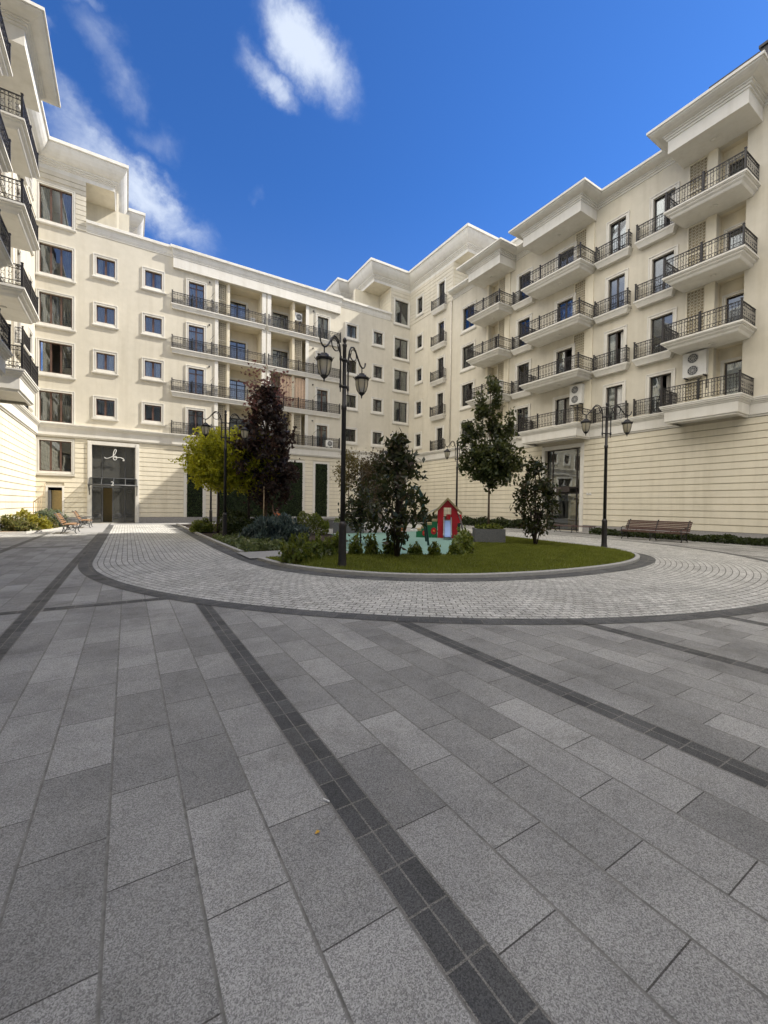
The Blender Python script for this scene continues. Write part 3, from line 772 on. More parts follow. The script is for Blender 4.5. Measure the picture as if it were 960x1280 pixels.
    courses(g, XL + .05, XR - .05, .45, 6.25, [(-5.5, -3.26, 3.6, 6.16), (-4.93, -3.88, .2, 2.74), (-2.53, .8, 0, 6.16), (20.17, 23.5, 0, 6.16), (24.24, 26.48, 3.6, 6.16)] + [(p[0] - .25, p[1] + .25, 0, p[3] + .2) for p in pan])
    link('grooved_wall', g.mesh('grooved_wall', [M['stone'], M['groove_shade']]), b)
    p = MB(F)
    for (a, c) in ((XL + .08, -4.93), (-3.88, -2.53), (.8, 20.17), (23.5, XR - .08)): p.box(a, c, 0, .075, 0, .45)
    link('plinth', p.mesh('plinth', M['plinth']), b)
    window('A', b, -5.30, -3.46, 3.77, 5.96, kind='stair', frame='wood_frame', trim=.17, curtain=('left', 'curtain_dark'))
    window('A', b, 24.44, 26.28, 3.77, 5.96, kind='stair', frame='dark_frame', trim=.17)
    tp = MB(F)
    for (a, c, z0, z1) in pan:
        tp.box(a - .24, a, 0, .08, .45, z1 + .2); tp.box(c, c + .24, 0, .08, .45, z1 + .2); tp.box(a, c, 0, .08, z1, z1 + .2)
    link('panel_surround', tp.mesh('panel_surround', M['trim']), b)
    for (a, c, z0, z1) in pan:
        bd = MB(F); bd.box(a, c, .004, .03, z0 - .05, z1 - .002); link('panel_board', bd.mesh('panel_board', M['ivyboard']), b)
        n = int((c - a) * (z1 - z0) * 330)
        C = np.stack([rng.uniform(a, c, n), YA - rng.uniform(.03, .13, n), rng.uniform(z0 - .03, z1, n)], 1)
        me = leaf_mesh('ivy_panel', C, .085, M['lf_ivy'], N_=np.array([0, -1, .3]), elong=1.3, jitter=.7)
        link('ivy_panel', me, b)
    # small service door with stair rail
    e = MB(F)
    e.box(-4.93, -4.81, 0, .06, .5, 2.74); e.box(-4.0, -3.88, 0, .06, .5, 2.74); e.box(-4.81, -4.0, 0, .06, 2.62, 2.74)
    dr = link('service_door', e.mesh('service_door', M['trim']), b, (0, 0, 0))
    e = MB(F); e.box(-4.62, -4.02, -.24, -.2, .55, 2.4); link('door_panel', e.mesh('door_panel', M['gold']), dr, (0, 0, 0))
    e = MB(F); e.box(-4.79, -4.64, -.2, .25, .55, 2.4); link('door_leaf', e.mesh('door_leaf', M['bench_iron']), dr, (0, 0, 0))
    e = MB(F)
    e.tube([(-5.45, 1.0, .0), (-5.45, 1.0, 1.6)], .03, 6); e.tube([(-5.45, 1.0, 1.55), (-4.95, .9, 2.05)], .03, 6); e.tube([(-4.95, .9, 2.05), (-4.95, .1, 2.9)], .02, 6)
    for i in range(5): e.tube([(-5.45 + i * .1, 1.0 - i * .02, .2), (-5.45 + i * .1, 1.0 - i * .02, 1.55 + i * .1)], .015, 5)
    link('stair_rail', e.mesh('stair_rail', M['stake']), dr, (0, 0, 0))
    # glazed entrances
    for (u0, u1, main) in ((-2.25, .52, True), (20.45, 23.22, False)):
        e = MB(F); z1 = 5.88
        for (a, c) in ((u0 - .28, u0), (u1, u1 + .28)): e.box(a, c, 0, .10, 0, z1 + .28); e.box(a + .05, c - .05, .10, .13, 0, z1 + .23)
        e.box(u0, u1, 0, .10, z1, z1 + .28)
        dr = link('entrance', e.mesh('entrance', M['trim']), b, (0, 0, 0))
        e = MB(F)
        for a in (u0, u0 + .62, u0 + 1.28, u1 - .7, u1 - .07): e.box(a, a + .06, -.26, -.2, .02, 2.75 if a not in (u0, u1 - .07) else z1)
        for zz in (.02, 2.72, 3.0, z1 - .07): e.box(u0 + .07, u1 - .07, -.255, -.205, zz, zz + .06)
        e.box(u0 + .62, u0 + .66, -.25, -.21, 3.1, z1); e.box(u1 - .68, u1 - .64, -.25, -.21, 3.1, z1)
        for a in (u0 + .34, u0 + 1.65, u1 - .36):
            for k in range(3): e.ring((a, -.19, .45), .10 + .09 * k, .013, (0, 2), 10, 4, 0, 0, PI)
            e.box(a - .28, a + .28, -.2, -.18, .40, .43); e.ring((a, -.19, 2.45), .12, .013, (0, 2), 8, 4)
        link('door_frame', e.mesh('door_frame', M['bench_iron']), dr, (0, 0, 0))
        e = MB(F); e.box(u0 + .05, u0 + .66, -.235, -.225, .05, 2.75); e.box(u0 + 1.3, u1 - .05, -.235, -.225, .05, 2.75); e.box(u0 + .05, u1 - .05, -.235, -.225, 2.78, z1)
        link('pane', e.mesh('pane', M['film']), dr, (0, 0, 0))
        e = MB(F); e.box(u0 + .66, u0 + 1.28, -1.6, -1.5, .05, 2.7); link('lobby_panel', e.mesh('lobby_panel', M['gold']), dr, (0, 0, 0))
        e = MB(F); e.box(u0 - .2, u1 + .2, -1.75, -1.65, .05, 6.0); e.box(u0, u1, -1.64, -.3, 2.8, 2.95); link('lobby_wall', e.mesh('lobby_wall', M['stone_light']), dr, (0, 0, 0))
        # iron and glass canopy
        e = MB(F); zc = 3.1; dp = 1.55
        n = 5
        for i in range(n):
            a = u0 - .1 + (u1 - u0 + .2) * i / (n - 1)
            e.tube([(a, .12, zc + .3), (a, dp, zc - .25)], .04, 6)
        e.tube([(u0 - .12, .12, zc + .3), (u1 + .12, .12, zc + .3)], .04, 6); e.tube([(u0 - .12, dp, zc - .25), (u1 + .12, dp, zc - .25)], .05, 6)
        for a in (u0 - .12, u1 + .12):
            e.tube([(a, .12, 2.15), (a, .30, 2.35), (a, .8, 2.55), (a, dp, zc - .25)], .032, 6); e.tube([(a, .12, 2.15), (a, .12, zc + .3)], .022, 6)
            for (dd, zz, r) in ((.28, 2.95, .15), (.62, 2.85, .10), (.35, 2.6, .1), (1.0, 2.85, .07)): e.ring((a, dd, zz), r, .014, (1, 2), 10, 4)
        link('canopy', e.mesh('canopy', M['bench_iron']), dr, (0, 0, 0))
        e = MB(F); e.quadp([(u0 - .1, .12, zc + .33), (u1 + .1, .12, zc + .33), (u1 + .1, dp, zc - .22), (u0 - .1, dp, zc - .22)]); link('canopy_glass', e.mesh('canopy_glass', M['clear'], fix=False), dr, (0, 0, 0))
        if main:
            text('house_number', '2', dr, (-.92, YA - dp - .04, zc - .28), .42, (math.radians(90), 0, 0))
            e = MB(F); cx, cz, k = -.85, 4.92, 1.0
            pts = [(-.62, .08), (-.55, .0), (-.42, .0), (-.2, .1), (.0, .28), (.10, .5), (.13, .64), (.06, .70), (-.02, .55), (-.06, .3), (-.06, .05), (.0, -.08), (.1, -.08), (.16, .03), (.12, .18), (.02, .16), (.06, .08), (.2, .1), (.42, .1), (.58, .02), (.64, -.08), (.6, -.13), (.55, -.08)]
            P = [Vector((cx + x * k, .02, cz + y * k)) for x, y in pts]
            fine = []
            for i in range(len(P) - 1):
                p0, p1, p2, p3 = P[max(i - 1, 0)], P[i], P[i + 1], P[min(i + 2, len(P) - 1)]
                for j in range(4):
                    t = j / 4
                    fine.append(.5 * ((2 * p1) + (p2 - p0) * t + (2 * p0 - 5 * p1 + 4 * p2 - p3) * t * t + (3 * p1 - p0 - 3 * p2 + p3) * t ** 3))
            fine.append(P[-1]); e.tube(fine, .024, 6)
            link('script_sign', e.mesh('script_sign', M['logo']), dr, (0, 0, 0))
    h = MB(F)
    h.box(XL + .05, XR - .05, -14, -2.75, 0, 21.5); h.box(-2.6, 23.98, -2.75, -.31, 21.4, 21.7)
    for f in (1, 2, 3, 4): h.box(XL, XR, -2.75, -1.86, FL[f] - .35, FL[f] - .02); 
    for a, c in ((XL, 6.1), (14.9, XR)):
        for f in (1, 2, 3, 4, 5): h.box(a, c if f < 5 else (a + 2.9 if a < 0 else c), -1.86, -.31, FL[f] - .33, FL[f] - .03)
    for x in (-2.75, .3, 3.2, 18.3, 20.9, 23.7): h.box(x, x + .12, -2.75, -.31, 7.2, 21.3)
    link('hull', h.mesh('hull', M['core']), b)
    ro = MB(F); ro.box(-2.6, 23.98, -14, -.02, 21.92, 22.03); link('roof', ro.mesh('roof', M['roof']), b)
    fx = MB(F)
    for (x, f) in ((5.85, 4), (5.85, 3), (5.85, 2), (15.15, 4), (15.15, 3), (15.15, 2), (15.15, 1)):
        fx.box(x - .05, x + .05, 0, .12, FL[f] + 2.45, FL[f] + 2.55); fx.tube([(x + .1, .02, FL[f] + 1.3), (x + .32, .5, FL[f] + 1.55)], .012, 4)
    link('balcony_fitting', fx.mesh('balcony_fitting', M['iron']), b)
    return b
rear_wing(); side_wing('R'); side_wing('L')

# tower added to cast the plaza shade, and a block behind the viewpoint (both outside the frame)
def plain_block(label, x0, x1, y0, y1, h, faces):
    b = thing('apartment_building', label, 'building', ((x0 + x1) / 2, (y0 + y1) / 2, 0)); WP[b.name] = Vector(b.location)
    m = MB(); m.box(x0, x1, y0, y1, 0, h); link('wall', m.mesh('wall', M['stucco']), b)
    c = MB(); c.box(x0 - .5, x1 + .5, y0 - .5, y1 + .5, h + .002, h + .5); link('cornice', c.mesh('cornice', M['trim']), b)
    gl, tr = MB(), MB()
    for z in np.arange(2.0, h - 2, 3.4):
        for f in faces:
            if f in 'NS':
                y = y1 if f == 'N' else y0; s = 1 if f == 'N' else -1
                for x in np.arange(x0 + 1.2, x1 - 2, 3.1):
                    tr.box(x - .18, x + 1.38, y, y + s * .05, z - .18, z + 2.0); gl.box(x, x + 1.2, y + s * .052, y + s * .058, z, z + 1.8)
            else:
                x = x0 if f == 'W' else x1; s = -1 if f == 'W' else 1
                for y in np.arange(y0 + 1.2, y1 - 2, 3.1):
                    tr.box(x, x + s * .05, y - .18, y + 1.38, z - .18, z + 2.0); gl.box(x + s * .052, x + s * .058, y, y + 1.2, z, z + 1.8)
    link('window', tr.mesh('window', M['trim']), b)['kind'] = 'stuff'
    link('pane', gl.mesh('pane', M['acdark']), b)['kind'] = 'stuff'
plain_block('unseen cream tower block added beyond the right wing to shade the plaza', 29.6, 46, -40, 8.0, 48.0, 'NW')
plain_block('lower cream block closing the yard behind the viewpoint', -16, 32, -46, -32, 23, 'N')

# ------------------------------------------------------------------ ground
def uvmesh(name, verts, faces, uvs, mats, mi=None):
    me = bpy.data.meshes.new(name); me.from_pydata(verts, [], faces)
    uvl = me.uv_layers.new(name='UVMap')
    for p in me.polygons:
        for li, vi in zip(p.loop_indices, p.vertices): uvl.data[li].uv = uvs[vi]
    for m in mats: me.materials.append(m)
    if mi: me.polygons.foreach_set('material_index', mi)
    me.update(); return me
g = MB(); g.quadp([(-900, -900, -.03), (900, -900, -.03), (900, 900, -.03), (-900, 900, -.03)])
struct('ground', g.mesh('ground', M['ground'], fix=False))
v, fa, uv, mi = [], [], [], []
def gq(x0, x1, y0, y1, z, uvf, m):
    i = len(v)
    for (x, y) in ((x0, y0), (x1, y0), (x1, y1), (x0, y1)): v.append((x, y, z)); uv.append(uvf(x, y))
    fa.append((i, i + 1, i + 2, i + 3)); mi.append(m)
X0 = 1.03
for k in range(-4, 13):
    xs = X0 + 2.2 * k
    a, c = max(xs - .1, -8), min(xs + .1, XR)
    # strip: two bricks wide; slabs: six rows of a third of a metre
    if c > a: gq(a, c, -16, YA, 0, lambda x, y: (y + .05, x - xs + .098 * 40), 1)
    a2, c2 = xs + .1, min(xs + 2.1, XR)
    if c2 > a2: gq(a2, c2, -16, YA, 0, lambda x, y: (y - 1.01 + .33333 + .666667 * 40, (x - a2) / 2.0 * 2.0 + 2.0 * (k + 6) * 1.0), 0)
for (ya,) in ((7.7,),):
    gq(-8, -1.26, ya, ya + .2, .004, lambda x, y: (x, y - ya), 1); gq(-1.04, .92, ya, ya + .2, .004, lambda x, y: (x, y - ya), 1); gq(1.14, 3.1, ya, ya + .2, .003, lambda x, y: (x, y - ya), 1)
for ya in (18.4,):
    gq(-8, -1.26, ya, ya + .2, .004, lambda x, y: (x, y - ya), 1)
gq(21.9, XR, 10.2, 10.4, .004, lambda x, y: (x, y), 1)
struct('plaza_paving', uvmesh('plaza_paving', v, fa, uv, [M['slab'], M['strip']], mi))
# ring road of setts
CX, CY, RR, YT = 10.3, 13.6, 11.37, 36.9
def outer(n_arc=140):
    pts = [(CX - RR, y, -1, 0) for y in np.linspace(YT, CY, 30)]
    for t in np.linspace(PI, 2 * PI, n_arc)[1:]: pts.append((CX + RR * math.cos(t), CY + RR * math.sin(t), math.cos(t), math.sin(t)))
    pts += [(CX + RR, y, 1, 0) for y in np.linspace(CY, YT, 30)[1:]]
    return pts
def ringmesh(name, offs, z, mat):
    P = outer(); V, Fc, U = [], [], []; s = 0.; L = [0.]
    for a, c in zip(P[:-1], P[1:]): s += math.hypot(a[0] - c[0], a[1] - c[1]); L.append(s)
    for off in offs:
        for p, l in zip(P, L): V.append((p[0] - p[2] * off, p[1] - p[3] * off, z)); U.append((l, off))
    n = len(P)
    for j in range(len(offs) - 1):
        for i in range(n - 1): Fc.append((j * n + i, j * n + i + 1, (j + 1) * n + i + 1, (j + 1) * n + i))
    return uvmesh(name, V, Fc, U, [mat])
struct('ring_road', ringmesh('ring_road', [.30, 2, 4, 6.4], .005, M['ring']))
struct('ring_border', ringmesh('ring_border', [0, .30], .006, M['ringdark']))
# far apron of pale paving in front of the rear wing
v, fa, uv, mi = [], [], [], []
gq(-1.0, 21.6, 34.5, YA, .009, lambda x, y: (x, y), 0); gq(-5.4, -1.1, 26.3, YA, .004, lambda x, y: (y, x + 30), 0)
struct('rear_walkway', uvmesh('rear_walkway', v, fa, uv, [M['path']], mi))
# island
ISL = [(3.08, 34), (3.05, 25), (3.02, 19.5), (3.05, 15), (3.08, 13.7), (3.14, 12.2), (3.26, 10.95), (3.45, 10.1), (3.85, 9.2), (4.5, 8.25), (5.44, 7.4), (6.72, 6.75), (8.41, 6.33), (10.2, 6.2), (11.9, 6.3), (13.5, 6.72), (14.8, 7.45), (15.6, 8.5), (16.02, 9.8), (16.25, 11.4), (16.7, 13.6), (17.0, 16), (17.05, 25), (17.0, 34)]
def smooth_path(P, k=4):
    P = [Vector(p) for p in P]; o = []
    for i in range(len(P) - 1):
        p0, p1, p2, p3 = P[max(i - 1, 0)], P[i], P[i + 1], P[min(i + 2, len(P) - 1)]
        for j in range(k):
            t = j / k; o.append(.5 * ((2 * p1) + (p2 - p0) * t + (2 * p0 - 5 * p1 + 4 * p2 - p3) * t * t + (3 * p1 - p0 - 3 * p2 + p3) * t ** 3))
    o.append(P[-1]); return [(p.x, p.y) for p in o]
ISM = smooth_path(ISL)
def offset_path(path, d):
    P = [Vector(p) for p in path]; o = []
    for i, p in enumerate(P):
        t = (P[min(i + 1, len(P) - 1)] - P[max(i - 1, 0)]).normalized(); nn = Vector((-t.y, t.x)) * -1
        o.append((p.x + nn.x * d, p.y + nn.y * d))
    return o
def in_poly(x, y, poly):
    c = False; n = len(poly); j = n - 1
    for i in range(n):
        xi, yi = poly[i]; xj, yj = poly[j]
        if (yi > y) != (yj > y) and x < (xj - xi) * (y - yi) / (yj - yi) + xi: c = not c
        j = i
    return c
V, Fc, U = [], [], []; l = 0
o1, o2 = offset_path(ISM, 0), offset_path(ISM, .42)
for i, (a, c) in enumerate(zip(o1, o2)):
    if i: l += math.hypot(a[0] - o1[i - 1][0], a[1] - o1[i - 1][1])
    V += [(a[0], a[1], .010), (c[0], c[1], .010)]; U += [(l, 0), (l, .42)]
    if i: Fc.append((2 * i - 2, 2 * i - 1, 2 * i + 1, 2 * i))
struct('island_border', uvmesh('island_border', V, Fc, U, [M['ringdark']]))
kb = MB(); prof = [(-.13, -.02), (-.13, .085), (-.12, .095), (-.02, .095), (0, .08), (0, -.02)]
# kerb with a gap where the path enters
up = [p for p in ISM if p[1] > 13.62 and p[0] < 8]; dn = [p for p in ISM if not (p[1] > 12.1 and p[0] < 8)]
dn_r = [(p[0], p[1]) for p in dn]
def kerb_run(path): 
    rows = [[(a[0], a[1], z) for a, z in zip([offset_path(path, d)[i] for d, _ in prof], [z for _, z in prof])] for i in range(len(path))]
    for r, q_ in zip(rows[:-1], rows[1:]):
        for j in range(len(prof) - 1): kb.quadp([r[j], q_[j], q_[j + 1], r[j + 1]])
    kb.quadp(rows[0][::-1]); kb.quadp(rows[-1])
def fast_kerb(path):
    offs = [offset_path(path, d) for d, _ in prof]
    for i in range(len(path) - 1):
        for j in range(len(prof) - 1):
            a, c = offs[j], offs[j + 1]; za, zc = prof[j][1], prof[j + 1][1]
            kb.quadp([(*a[i], za), (*a[i + 1], za), (*c[i + 1], zc), (*c[i], zc)])
    for i in (0, len(path) - 1): kb.quadp([(*offs[j][i], prof[j][1]) for j in range(len(prof))])
fast_kerb(up); fast_kerb(dn)
struct('kerb', kb.mesh('kerb', M['kerb']))
isoil = MB(); inner = offset_path(ISM, -.15)
isoil.quadp([(x, y, .03) for x, y in inner]); struct('island_soil', isoil.mesh('island_soil', M['soil'], fix=False))
lawn_poly = [(3.3, 11.7)] + [p for p in offset_path(ISM, -.16) if p[1] < 11.6 or p[0] > 8 and p[1] < 15.3] + [(16.6, 15.3), (14.8, 14.6), (11.6, 12.2), (10.6, 10.9), (9.4, 9.75), (8.0, 10.2), (6.2, 11.4), (5.2, 11.8)]
lw = MB(); lw.quadp([(x, y, .085) for x, y in lawn_poly]); struct('lawn', lw.mesh('lawn', M['lawn_soil'], fix=False))
pp = MB(); pp.quadp([(2.98, 12.05, .045), (5.4, 12.0, .045), (7.6, 11.2, .045), (7.6, 14.9, .045), (4.6, 13.75, .045), (2.98, 13.7, .045)])
struct('path', pp.mesh('path', M['path'], fix=False))
tq = MB(); tq.prism([(6.2, 11.55), (8.3, 10.35), (9.5, 9.95), (11.5, 12.6), (14.2, 14.9), (16.0, 16.8), (15.5, 20.4), (9.2, 20.2), (8.2, 16), (6.6, 14.2)], .0, .062)
struct('playground_surface', tq.mesh('playground_surface', M['turq']))
pl = MB(); pl.quadp([(9.2, 20.2, .066), (15.5, 20.4, .066), (16.6, 21, .066), (16.6, 34, .066), (8.6, 34, .066), (8.6, 22, .066)]); struct('inner_plaza', pl.mesh('inner_plaza', M['path'], fix=False))

# grass blades
def in_poly_np(P, poly):
    x, y = P[:, 0], P[:, 1]; c = np.zeros(len(P), bool); n = len(poly); j = n - 1
    for i in range(n):
        xi, yi = poly[i]; xj, yj = poly[j]
        cond = ((yi > y) != (yj > y)) & (x < (xj - xi) * (y - yi) / ((yj - yi) if yj != yi else 1e-9) + xi); c ^= cond; j = i
    return c
P = rng.uniform((3, 6), (17, 15.5), (210000, 2)); P = P[in_poly_np(P, lawn_poly)]
n = len(P); hgt = rng.uniform(.025, .075, n); an = rng.uniform(0, 2 * PI, n); lean = rng.normal(0, .022, (n, 2))
w = .008
B0 = np.stack([P[:, 0] - np.cos(an) * w, P[:, 1] - np.sin(an) * w, np.full(n, .083)], 1); B1 = np.stack([P[:, 0] + np.cos(an) * w, P[:, 1] + np.sin(an) * w, np.full(n, .083)], 1)
T = np.stack([P[:, 0] + lean[:, 0], P[:, 1] + lean[:, 1], .083 + hgt], 1)
me = bpy.data.meshes.new('grass'); me.vertices.add(3 * n); me.vertices.foreach_set('co', np.stack([B0, B1, T], 1).ravel())
me.loops.add(3 * n); me.loops.foreach_set('vertex_index', np.arange(3 * n, dtype=np.int32)); me.polygons.add(n)
me.polygons.foreach_set('loop_start', np.arange(0, 3 * n, 3, dtype=np.int32)); me.polygons.foreach_set('loop_total', np.full(n, 3, dtype=np.int32))
me.materials.append(M['grass']); me.update(); me.validate()
o = struct('grass', me, 'stuff'); tag(o, 'short green lawn grass filling the rounded front of the planted island', 'grass')

# ------------------------------------------------------------------ street lamps
def lamp_meshes():
    b = MB(); b.lathe([(.15, 0), (.15, .06), (.12, .08), (.115, .14), (.105, .18), (.098, .30), (.095, 1.05), (.10, 1.08), (.10, 1.13), (.062, 1.2)], 16)
    p = MB(); p.lathe([(.062, 1.2), (.056, 3.95), (.068, 3.97), (.068, 4.06), (.05, 4.08), (.046, 5.5), (.056, 5.52), (.056, 5.56), (.03, 5.58), (.03, 5.60), (.048, 5.63), (.052, 5.67), (.04, 5.71), (.012, 5.735), (.0, 5.74)], 14)
    for z in (4.52, 5.17): p.lathe([(.062, z - .025), (.075, z), (.062, z + .03)], 12)
    arms = []
    for s in (1, -1):
        a = MB(lambda x, y, z, s=s: (s * x, s * y, z))
        for z in (4.52, 5.17): a.tube([(.04, 0, z), (.19, 0, z)], .022, 6); a.lathe([(.03, -.05), (.03, .05)], 8, (.165, 0, z))
        pts = [(.165, 0, 4.36), (.165, 0, 4.5), (.165, 0, 5.1), (.175, 0, 5.3), (.215, 0, 5.47), (.29, 0, 5.585), (.39, 0, 5.62), (.49, 0, 5.575), (.57, 0, 5.47), (.66, 0, 5.35), (.74, 0, 5.265), (.82, 0, 5.23), (.90, 0, 5.245), (.965, 0, 5.31), (.985, 0, 5.40)]
        a.tube(pts, [.012, .02] + [.021] * 9 + [.022, .02, .017, .024], 7)
        sc = [(.40 + .14 * math.cos(t) * (1 - t / 14), 0, 5.44 + .14 * math.sin(t) * (1 - t / 14)) for t in np.linspace(PI * .9, -PI * 1.6, 20)]
        a.tube(sc, .014, 5); a.tube([(.18, 0, 5.28), (.26, 0, 5.36), (.30, 0, 5.46)], .014, 5)
        arms.append(a)
    cap = MB(); c = (0, 0, 0)
    cap.tube([(0, 0, 5.23), (0, 0, 5.06)], .016, 6)
    cap.lathe([(.0, 5.08), (.075, 5.075), (.08, 5.04), (.11, 5.03), (.135, 4.985), (.19, 4.975), (.198, 4.945), (.185, 4.915), (.165, 4.905)], 16)
    for k in range(6):
        w_ = 2 * PI * k / 6
        cap.tube([(.165 * math.cos(w_), .165 * math.sin(w_), 4.91), (.158 * math.cos(w_), .158 * math.sin(w_), 4.78), (.122 * math.cos(w_), .122 * math.sin(w_), 4.63), (.075 * math.cos(w_), .075 * math.sin(w_), 4.565)], .009, 4)
        cap.tube([(.19 * math.cos(w_), .19 * math.sin(w_), 4.95), (.215 * math.cos(w_), .215 * math.sin(w_), 4.97), (.222 * math.cos(w_), .222 * math.sin(w_), 5.0)], .008, 4)
    cap.lathe([(.085, 4.575), (.08, 4.55), (.06, 4.53), (.025, 4.50), (.014, 4.47), (.018, 4.45), (.0, 4.415)], 12)
    gl = MB(); gl.lathe([(.158, 4.905), (.156, 4.85), (.150, 4.78), (.136, 4.70), (.113, 4.63), (.085, 4.585), (.07, 4.572)], 18)
    return (b.mesh('base', M['iron']), p.mesh('post', M['iron']), [a.mesh('arm', M['iron']) for a in arms], cap.mesh('lantern', M['iron']), gl.mesh('globe', M['lantern']))
LM = lamp_meshes()
def lamp(x, y, rot, label):
    t = thing('street_lamp', label, 'street lamp', (x, y, .0), rot, 'two armed lamps around the planted island')
    prop('base', LM[0], t); prop('post', LM[1], t)
    for s, am in zip((1, -1), LM[2]):
        prop('arm', am, t); l = prop('lantern', LM[3], t); l.location = (s * .82, 0, 0)
        prop('globe', LM[4], l)
lamp(4.55, 9.28, math.radians(29.6), 'black lamp post on the front lawn, largest in view, beside the laurels')
lamp(15.87, 9.22, math.radians(-29.6), 'black lamp post on the right tip of the lawn in front of the slatted bench')
lamp(3.69, 19.34, 0, 'black lamp post at the left rim of the planting before the yellow green trees')
lamp(17.35, 19.46, 0, 'black lamp post rising behind the red playhouse roof')
lamp(4.69, 29.23, 0, 'farthest black lamp post, half hidden behind the yellow green crowns')

# ------------------------------------------------------------------ vegetation
def shell_points(n, fn, tries=8):
    out = []
    while len(out) < n:
        p = fn(); 
        if p is not None: out.append(p)
    return np.array(out)
def clumped(centers, per, spread):
    C = np.repeat(np.asarray(centers), per, 0)
    return C + rng.normal(size=C.shape) * spread
def trunk_mesh(path, radii, limbs=(), mat=None, n=8):
    mb = MB(); mb.tube(path, radii, n)
    for (pts, rs) in limbs: mb.tube(pts, rs, 6)
    return mb.mesh('trunk', mat or M['bark'])
def make_tree(name, label, x, y, z0, trunk_h, r0, centers, per, spread, leaf, mat, bark, cat='tree', group=None, elong=1.7, limbs_n=14, lean=(0, 0)):
    t = thing(name, label, cat, (x, y, z0), 0, group)
    centers = np.asarray(centers)
    top = centers[:, 2].max()
    path = [(0, 0, -.05), (lean[0] * .3, lean[1] * .3, trunk_h * .5), (lean[0], lean[1], trunk_h), (lean[0] * 1.2, lean[1] * 1.2, trunk_h + (top - trunk_h) * .5), (lean[0] * 1.3, lean[1] * 1.3, trunk_h + (top - trunk_h) * .92)]
    radii = [r0 * 1.15, r0 * .9, r0 * .75, r0 * .45, r0 * .12]
    limbs = []
    idx = rng.choice(len(centers), min(limbs_n, len(centers)), False)
    for i in idx:
        c = centers[i]; zz = trunk_h + (c[2] - trunk_h) * .45 if c[2] > trunk_h else trunk_h * .9
        zz = max(trunk_h * .8, min(zz, top * .9)); b = Vector((lean[0], lean[1], zz)); e = Vector(c)
        m = b.lerp(e, .5) + Vector((0, 0, -.06 + .12 * random.random()))
        limbs.append(([b, m, e], [r0 * .4, r0 * .25, r0 * .08]))
    prop('trunk', trunk_mesh(path, radii, limbs, bark), t)
    C = clumped(centers, per, spread)
    prop('crown', leaf_mesh('crown', C, leaf, mat, elong=elong), t)
    return t
def ell(cx, cy, cz, rx, ry, rz, lo=.35):
    def f():
        v_ = rng.normal(size=3); v_ /= np.linalg.norm(v_); r = (lo + (1 - lo) * rng.random() ** .6) * (.86 + .28 * rng.random())
        return np.array([cx + v_[0] * rx * r, cy + v_[1] * ry * r, cz + v_[2] * rz * r])
    return f
# purple maple
pts = list(shell_points(120, ell(0, 0, 3.6, 1.42, 1.42, 2.3)))
for k in range(38):
    s = rng.random(); r = .75 * (1 - s) ** .5 + .05; a = rng.uniform(0, 2 * PI); pts.append(np.array([r * math.cos(a), r * math.sin(a), 5.2 + s * 2.0]))
top = []
for k in range(26):
    top.append(np.array([.15 + rng.normal(0, .45), rng.normal(0, .3), rng.uniform(6.3, 8.25)]))
    if k < 10: top.append(np.array([-.78 + rng.normal(0, .10), rng.normal(0, .2), rng.uniform(5.4, 7.5)]))
mt = make_tree('maple_tree', 'tall dark purple maple with thin sunlit pink top, left of the front lamp post', 5.9, 20.7, .05, 1.5, .07, pts, 46, .17, .15, M['lf_maple'], M['bark'], elong=1.35)
prop('top_foliage', leaf_mesh('top_foliage', clumped(top, 15, .17), .12, leaf_mat('sunlit_pink_maple_leaf', (.13, .07, .06), (.35, .16, .13), .45, (.24, .10, .10)), elong=1.3), mt)  # sunlit pink of the maple top put into the leaf colour
lb = []
for c_ in top[::3]: lb.append(([(0, 0, 5.0), (c_[0] * .6, c_[1] * .6, (5.0 + c_[2]) / 2), tuple(c_)], [.018, .012, .005]))
prop('twig', trunk_mesh([(0, 0, 4.6), (.05, 0, 6.6), (.12, 0, 8.1)], [.025, .015, .005], lb, M['bark']), mt)
# yellow green robinias
for (x, y, lb, rx) in ((3.95, 22.4, 'yellow green ball crowned tree behind the left lamp post, nearest the entrance', 1.45), (5.3, 21.7, 'yellow green ball crowned tree squeezed beside the purple maple', 1.5)):
    pts = shell_points(240, ell(0, 0, 3.5, rx, rx, 1.45, .3))
    C = [p + np.array([0, 0, .25]) for p in pts if p[2] > 2.15]
    t = make_tree('locust_tree', lb, x, y, .05, 2.2, .075, C, 1, .1, .2, M['lf_robinia'], M['bark_dark'], group='ball crowned trees on the island')
    ch = [c_ for c_ in t.children if c_.name.startswith('crown')][0]
    # pinnate sprays
    C2 = []
    for c_ in C:
        for k in range(12):
            d = rng.normal(size=3); d[2] -= .5; d /= np.linalg.norm(d); b0 = c_ + rng.normal(size=3) * .16
            for s in np.linspace(0, .38, 8): C2.append(b0 + d * s + rng.normal(size=3) * .025)
    ch.data = leaf_mesh('crown', C2, .095, M['lf_robinia'], elong=1.5)
